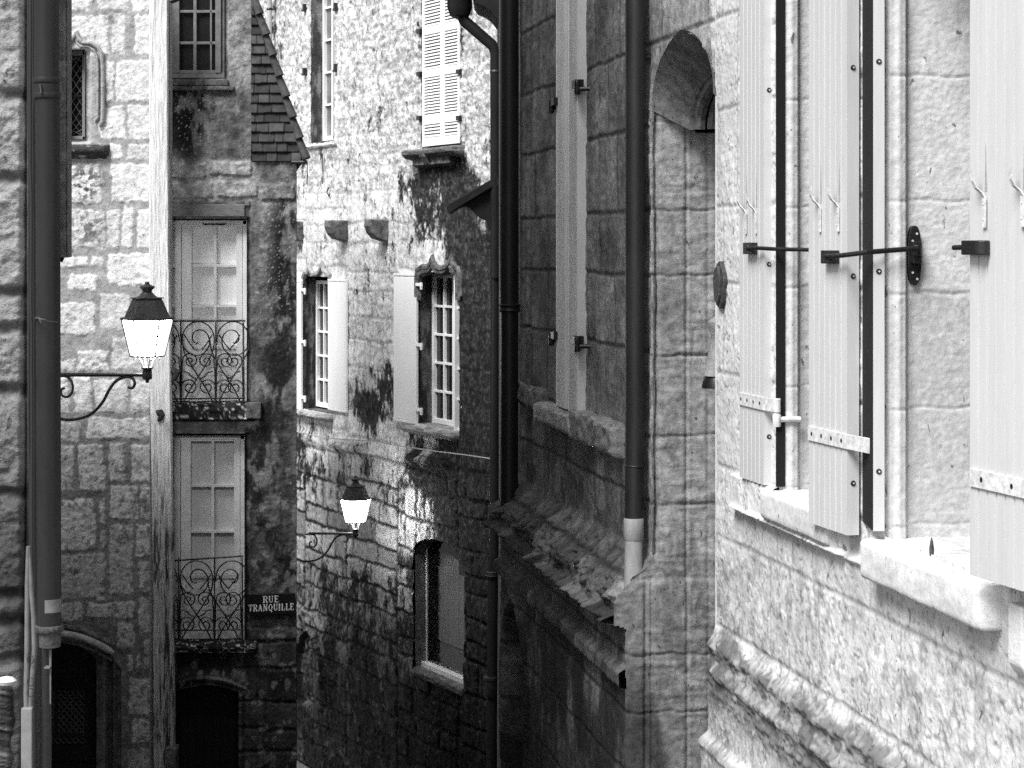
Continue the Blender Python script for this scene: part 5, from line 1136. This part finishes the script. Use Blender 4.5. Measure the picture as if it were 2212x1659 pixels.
    # louvred shutters, closed
    for x0, x1 in ((912, 954.5), (955.5, 992)):
        g_ = FB.off(.02); a, b = sorted((g_.uv(x0)[0], g_.uv(x1)[0])); z1, z0 = g_.uv(953, -90)[1], g_.uv(953, 313)[1]; m = MB(); fw = .055
        m.box(g_, a, a+fw, z0, z1, -.03, .0); m.box(g_, b-fw, b, z0, z1, -.03, .0)
        rl = [(z0, z0+.12)]+[(g_.uv(953, y)[1]-.055, g_.uv(953, y)[1]+.055) for y in (257, 154, 60)]+[(z1-.1, z1)]
        for p, q in rl: m.box(g_, a+fw, b-fw, p, q, -.03, .0)
        sh = m.build('louvred_shutter', M['paintfar'], t, bevel=.003); m = MB()
        for (p, q), (p2, q2) in zip(rl[:-1], rl[1:]):
            n = max(1, round((p2-q)/.044))
            for i in range(n):
                z = q+(p2-q)*(i+.5)/n; m.loft([g_.pt(a+fw, z+dz, h) for h, dz in ((-.026, .022), (-.002, -.010), (-.005, -.017), (-.03, .015))], [g_.pt(b-fw, z+dz, h) for h, dz in ((-.026, .022), (-.002, -.010), (-.005, -.017), (-.03, .015))])
        m.build('shutter_louvres', M['paintfar'], sh)
        m = MB(); m.box(g_, a+fw, b-fw, z0, z1, -.045, -.04); m.build('shutter_lining', M['black'], sh)
    m = MB(); g_ = FB
    for x, y in ((909, 68), (909, 160), (909, 255), (995, 155), (995, 255)): u, z = FB.uv(x, y); m.box(FB, u-.05, u+.05, z-.03, z+.03, .0, .05)
    for x, y in ((660, 20), (660, 158), (727, 18), (727, 150)): u, z = FB.uv(x, y); m.poly([FB.pt(u+a, z+b, h) for h in (0, .06) for a, b in ((-.06, -.04), (.03, -.04), (.03, -.01), (-.01, .0), (-.015, .08), (-.05, .08), (-.06, 0))], [(0,1,2,3,4,5,6), (13,12,11,10,9,8,7)]+[(i, (i+1) % 7, 7+(i+1) % 7, 7+i) for i in range(7)])
    m.each('shutter_pintle', M['iron'], t)
    # sills
    def sillf(x0, x1, y, th, hf, seed, tn, name='window_sill'):
        u0, u1 = sorted((FB.uv(x0)[0], FB.uv(x1)[0])); z = FB.uv((x0+x1)/2, y)[1]; us_ = axis(u0, u1, .025); pr = np.array([(-.25, z), (.0, z-.0), (hf-.02, z-.02), (hf, z-.04), (hf, z-th*.5), (hf*.7, z-th*.8), (.0, z-th)]); pr = np.repeat(pr, 3, 0); pr[1:-1] = (pr[:-2]+pr[1:-1]+pr[2:])/3
        U, K = np.meshgrid(us_, np.arange(len(pr))); nz = fbm(U*5, K*.4, seed, 4, .6)-.5; s = SM(); s.sweep(FB, U, pr[:, 1][K]+nz*.03, pr[:, 0][K]+nz*.04, tn*(1+nz*2.4), -.26)
        s.build(name, M['far'], t)
    sillf(895, 1006, 318, .17, .2, 181, .13); sillf(640, 720, 889, .12, .16, 183, .40); sillf(886, 992, 921, .16, .16, 185, .34); sillf(664, 728, 309, .08, .05, 186, .6)
    m = MB(); 
    for x in (938,): u, z = FB.uv(x, 335); m.side(FB, [(0, z-.16), (0, z+.08), (.2, z+.08), (.2, z-.02), (.12, z-.14)], u-.08, u+.08)
    u0, z = FB.uv(985, 338); u1, _ = FB.uv(905, 338); m.side(FB, [(0, z-.12), (0, z+.05), (.14, z+.03), (.10, z-.05), (.12, z-.09)], u0, u1); m.build('sill_corbel', M['dstone'], t, bevel=.015)
    # corbels
    for x, y in ((651, 478), (746, 476), (834, 474)):
        u, z = FB.uv(x, y); m = MB(); m.side(FB, [(0, z), (.30, z), (.31, z-.10), (.27, z-.2), (.19, z-.28), (.05, z-.32), (0, z-.33)], u-.11, u+.12); o = m.build('corbel', mat('corbel_stone', .15, .95, noise=(.35, 1.7), scale=7, bump=.8, bdist=.03, fine=.3), t, bevel=.02)
    # ogee heads over the two lower windows
    for pts, mt in (([(901, 640), (901, 600), (903, 584), (912, 577), (926, 576), (932, 568), (935, 556), (938, 568), (944, 577), (955, 580), (966, 577), (973, 568), (976, 556), (979, 568), (984, 577), (992, 582), (995, 600), (996, 640)], 'dstone'), ([(655, 600), (660, 588), (666, 588), (670, 578), (674, 588), (680, 592), (688, 590), (693, 583), (697, 568), (700, 583), (706, 590), (714, 597)], 'mstone')):
        P = [pts[0]]
        for p, q in zip(pts[:-1], pts[1:]): P += [(p[0]+(q[0]-p[0])*j/3, p[1]+(q[1]-p[1])*j/3) for j in (1, 2, 3)]
        on = lambda x, y, h: FB.off(h).pt(*FB.off(h).uv(x, y))
        m = MB(); m.tube([on(x, y, .02) for x, y in P], .045, 7); yc = 650
        if mt == 'dstone': m.tube([on(947+(x-947)*.9, 8+y, .0) for x, y in P], .05, 7); m.tube([on(947+(x-947)*.84, 14+y, -.03) for x, y in P], .03, 7)
        m.build('ogee_head', M[mt], t, smooth=True)
    # arched lower window with board shutters inside
    g_ = FB.off(-.17); m = MB(); a, b, z0, z1 = W5; m.box(g_, a, b, z0-.0, z0+.09, -.02, .09); m.box(g_, b-.03, b-.005, z0, z1+.12, -.02, .012); m.box(g_, a, a+.03, z0, z1+.1, -.02, .012); wn = m.build('arched_window', M['paintfar'], t, bevel=.012)
    m = MB(); pl = [(a, z0), (b, z0)]+[(cu5+hw5*math.cos(x), z1+.3*math.sin(x)) for x in np.linspace(0, math.pi, 15)]; m.prism(g_, pl, -.012, -.008); m.build('pane', M['clear'], wn)
    m = MB(); m.box(g_, a-.1, b+.1, z0-.2, z1+.5, -.72, -.70); m.box(g_, a-.12, a-.1, z0-.2, z1+.5, -.7, -.02); m.box(g_, b+.1, b+.12, z0-.2, z1+.5, -.7, -.02); m.box(g_, a-.1, b+.1, z0-.22, z0-.2, -.7, -.02); m.box(g_, a-.1, b+.1, z1+.5, z1+.52, -.7, -.02); m.build('window_niche', mat('dark_room', .03, .9), wn)
    gi = FB.off(-.35); x0, x1 = 946, 1003; ia, ib = sorted((gi.uv(x0)[0], gi.uv(x1)[0])); zi0 = gi.uv(970, 1392)[1]; m = MB(); nb = 5
    for i in range(nb):
        p, q = ia+(ib-ia)*i/nb+.004, ia+(ib-ia)*(i+1)/nb-.004; f = ((i+.5)/nb-.35); tp = gi.uv(960, 1196)[1]-.9*max(0, .35-(i+.5)/nb)**1.3*1.6
        m.box(gi, p, q, zi0+.02*abs(f), tp, -.02, 0)
    m.build('board_shutter', M['boards'], wn); m = MB(); m.box(gi, ia-.02, ib+.05, z0, zi0-.03, -.03, -.0); m.build('lower_panel', mat('dark_panel', .07, .8, noise=(.5, 1.5), scale=4), wn)
    sillf(893, 1004, 1462, .14, .06, 189, .16)
    # hooks and a pale cable on the wall
    on = lambda x, y, h: FB.off(h).pt(*FB.off(h).uv(x, y))
    m = MB(); m.tube([on(x, y, .03) for x, y in ((697, 332), (696, 350), (698, 380), (696, 398))], .008, 6); m.tube([on(x, y, .03) for x, y in ((710, 405), (706, 415), (711, 424), (713, 418))], .012, 6); m.tube([on(x, y, .05) for x, y in ((664, 350), (664, 380), (663, 398))], .008, 6); m.build('iron_hook', M['rust'], t)
    tag(t, None)
M['glassgrey'] = mat('grey_window_glass', .16, .3, noise=(.6, 1.5), scale=3)
far_house()
on = lambda x, y, h: FB.off(h).pt(*FB.off(h).uv(x, y))
m = MB(); m.tube([on(x, y, .14) for x, y in ((560, 905), (640, 932), (700, 946), (760, 950), (820, 955), (880, 966), (950, 976), (1000, 982), (1090, 995))], .009, 6)
tag(m.build('cable', M['cable'], None, smooth=True), 'thin pale cable strung across the far house below its lower windows', 'cable')
t = thing('drainpipe', 'thin pale drainpipe at the top, just right of the roof tiles', 'drainpipe', FB.off(.12).pt(FB.off(.12).uv(582)[0], ground_z(33)))
m = MB(); u = FB.off(.12).uv(582)[0]; m.tube([FB.pt(u, 6.5, .12), FB.pt(u, ground_z(33), .12)], .042, 14); m.build('pipe', mat('zinc_pipe', .45, .5, noise=(.8, 1.2), scale=5), t, smooth=True)
m = MB()
for z in (3.95, 1.9): m.lathe(Vector(FB.pt(u, z, .12)), [(.045, -.02), (.052, 0), (.045, .02)], 12); m.tube([FB.pt(u, z, .1), FB.pt(u, z, 0)], .012, 6)
m.build('pipe_bracket', M['iron'], t)

# ================================================================ right-hand drainpipes and the dark eaves beyond
def rp(q_, h, d=None):
    """plan point on the line h off the right-hand wall seen at picture x q_"""
    g_ = R.off(h); u, _ = g_.uv(q_); p = g_.pt(u, 0); return p[0], p[1]
x, y = rp(1372, .085); k = y/F
t = thing('drainpipe', 'dark drainpipe with a pale worn lower section, left of the arched doorway', 'drainpipe', (x, y, -1.7))
Zk = lambda yy: (HY-yy)*k
m = MB(); m.tube([(x, y, 7), (x+.002, y, Zk(1008))], .0535, 24); m.tube([(x-.003, y, Zk(1005)), (x-.006, y, Zk(1120))], .051, 24); m.build('pipe', M['pipegrey'], t, smooth=True)
m = MB(); m.lathe((x, y, Zk(1006)), [(.052, -.006), (.056, 0), (.052, .006)], 24); m.each('joint_ring', M['pipegrey'], t, smooth=True)
m = MB(); m.lathe((x-.008, y-.012, Zk(1140)), [(.050, -.062), (.053, -.058), (.053, .045), (.050, .052)], 24); m.each('pipe_collar', M['pipepale'], t, smooth=True)
m = MB(); m.tube([(x-.008, y-.012, Zk(1160)), (x-.014, y-.03, Zk(1268))], .0475, 24); m.build('pipe_foot', M['pipepale'], t, smooth=True)
m = MB(); m.tube([(x+.02, y, .7+.3), (x+.12, y+.02, .7+.3)], .012, 8); m.build('wall_bracket', M['iron'], t)
x, y = rp(1101, .11); k = y/F
t = thing('drainpipe', 'broad black drainpipe at the far corner of the doorway house, ending on the stone ledge', 'drainpipe', (x, y, Zk(1100)))
Zk = lambda yy: (HY-yy)*k
m = MB(); m.tube([(x, y, 7), (x-.004, y, Zk(672))], .067, 24); m.tube([(x-.002, y, Zk(672)), (x-.004, y, Zk(1105))], .063, 24); m.build('pipe', M['pipe'], t, smooth=True)
m = MB(); m.lathe((x, y, Zk(665)), [(.066, -.03), (.078, -.02), (.07, 0), (.078, .02), (.066, .03)], 24); m.each('joint_ring', M['pipe'], t, smooth=True)

t = thing('eaves_house', 'dark house sliver beyond the black drainpipe, showing only eaves and a tiled canopy', 'house', (1.2, 20.5, ground_z(20)))
s = SM(); zb = ground_z(20)-3
xa = (1083-CX)/F*16.5
s.quad([(xa+.05, 16.5, zb), ((1070-CX)/F*21.6+.02, 21.6, zb), ((1070-CX)/F*21.6+.02, 21.6, 5), (xa+.05, 16.5, 5)], .10)
s.quad([(xa+.05, 16.5, zb), (5, 16.5, zb), (5, 16.5, 5), (xa+.05, 16.5, 5)], .15); s.quad([(-.16, 21.6, zb), (5, 21.6, zb), (5, 21.6, 5), (-.16, 21.6, 5)], .15); s.quad([(5, 16.5, zb), (5, 21.6, zb), (5, 21.6, 5), (5, 16.5, 5)], .15)
s.quad([(xa+.05, 16.5, 5), (5, 16.5, 5), (5, 21.6, 5), (-.16, 21.6, 5)], .15); s.build('wall', M['dark'], t)
fq = front(20.8); kk = 20.8/F; XX = lambda x: (x-CX)*kk; ZZ = lambda y: (HY-y)*kk
m = MB(); m.prism(fq, [(XX(1018), ZZ(-30)), (XX(1022), ZZ(4)), (XX(1030), ZZ(16)), (XX(1046), ZZ(22)), (XX(1060), ZZ(32)), (XX(1070), ZZ(46)), (XX(1085), ZZ(60)), (XX(1110), ZZ(60)), (XX(1110), ZZ(-60))], -.7, .3); m.build('eaves', M['darkeaves'], t, bevel=.01)
m = MB(); m.prism(fq, [(XX(965), ZZ(450)), (XX(970), ZZ(444)), (XX(1062), ZZ(391)), (XX(1090), ZZ(380)), (XX(1090), ZZ(398)), (XX(1062), ZZ(405)), (XX(985), ZZ(452)), (XX(972), ZZ(462))], -.6, .25)
for i in range(6): p = W(968, 452, 20.6+i*.14); m.tube([p, W(1075, 391, 20.6+i*.14)], .048, 8)
m.build('canopy_tiles', M['darkeaves'], t)
m = MB(); m.prism(fq, [(XX(985), ZZ(450)), (XX(1000), ZZ(444)), (XX(1090), ZZ(396)), (XX(1090), ZZ(500)), (XX(1056), ZZ(496)), (XX(1050), ZZ(476)), (XX(1036), ZZ(470)), (XX(1026), ZZ(462)), (XX(1016), ZZ(450)), (XX(1006), ZZ(446))], -.5, .18); m.build('canopy_bracket', M['darkeaves'], t, bevel=.01)
t = thing('drainpipe', 'slim black drainpipe with a sloping elbow at its top, in front of the far house', 'drainpipe', (W(1066, 800, 20.6).x, 20.6, ground_z(20.6)))
m = MB(); m.tube([W(990, 20, 20.6), W(1004, 46, 20.6), W(1064, 98, 20.6), W(1070, 116, 20.6), W(1070, 600, 20.6)], [.055, .06, .058, .054, .052], 18)
m.tube([W(1070, 600, 20.62), W(1067, 1200, 20.62)], .049, 18); m.tube([W(1065, 1200, 20.62), W(1058, 2200, 20.62)], .055, 18); m.build('pipe', M['pipe'], t, smooth=True)
m = MB(); m.lathe(W(993, 12, 20.6), [(.04, -.14), (.10, -.11), (.13, -.02), (.13, .12), (.14, .14), (.14, .2)], 20); m.build('rainwater_head', M['pipe'], t, smooth=True)
m = MB(); m.lathe(W(1063, 1240, 20.6), [(.05, -.03), (.064, -.02), (.058, 0), (.064, .02), (.05, .03)], 18); m.lathe(W(1060, 1480, 20.6), [(.052, -.12), (.060, -.11), (.062, .05), (.075, .06), (.075, .085), (.05, .09)], 18); m.lathe(W(1070, 155, 20.6), [(.052, -.02), (.06, 0), (.052, .02)], 18); m.each('pipe_collar', M['pipegrey'], t, smooth=True)
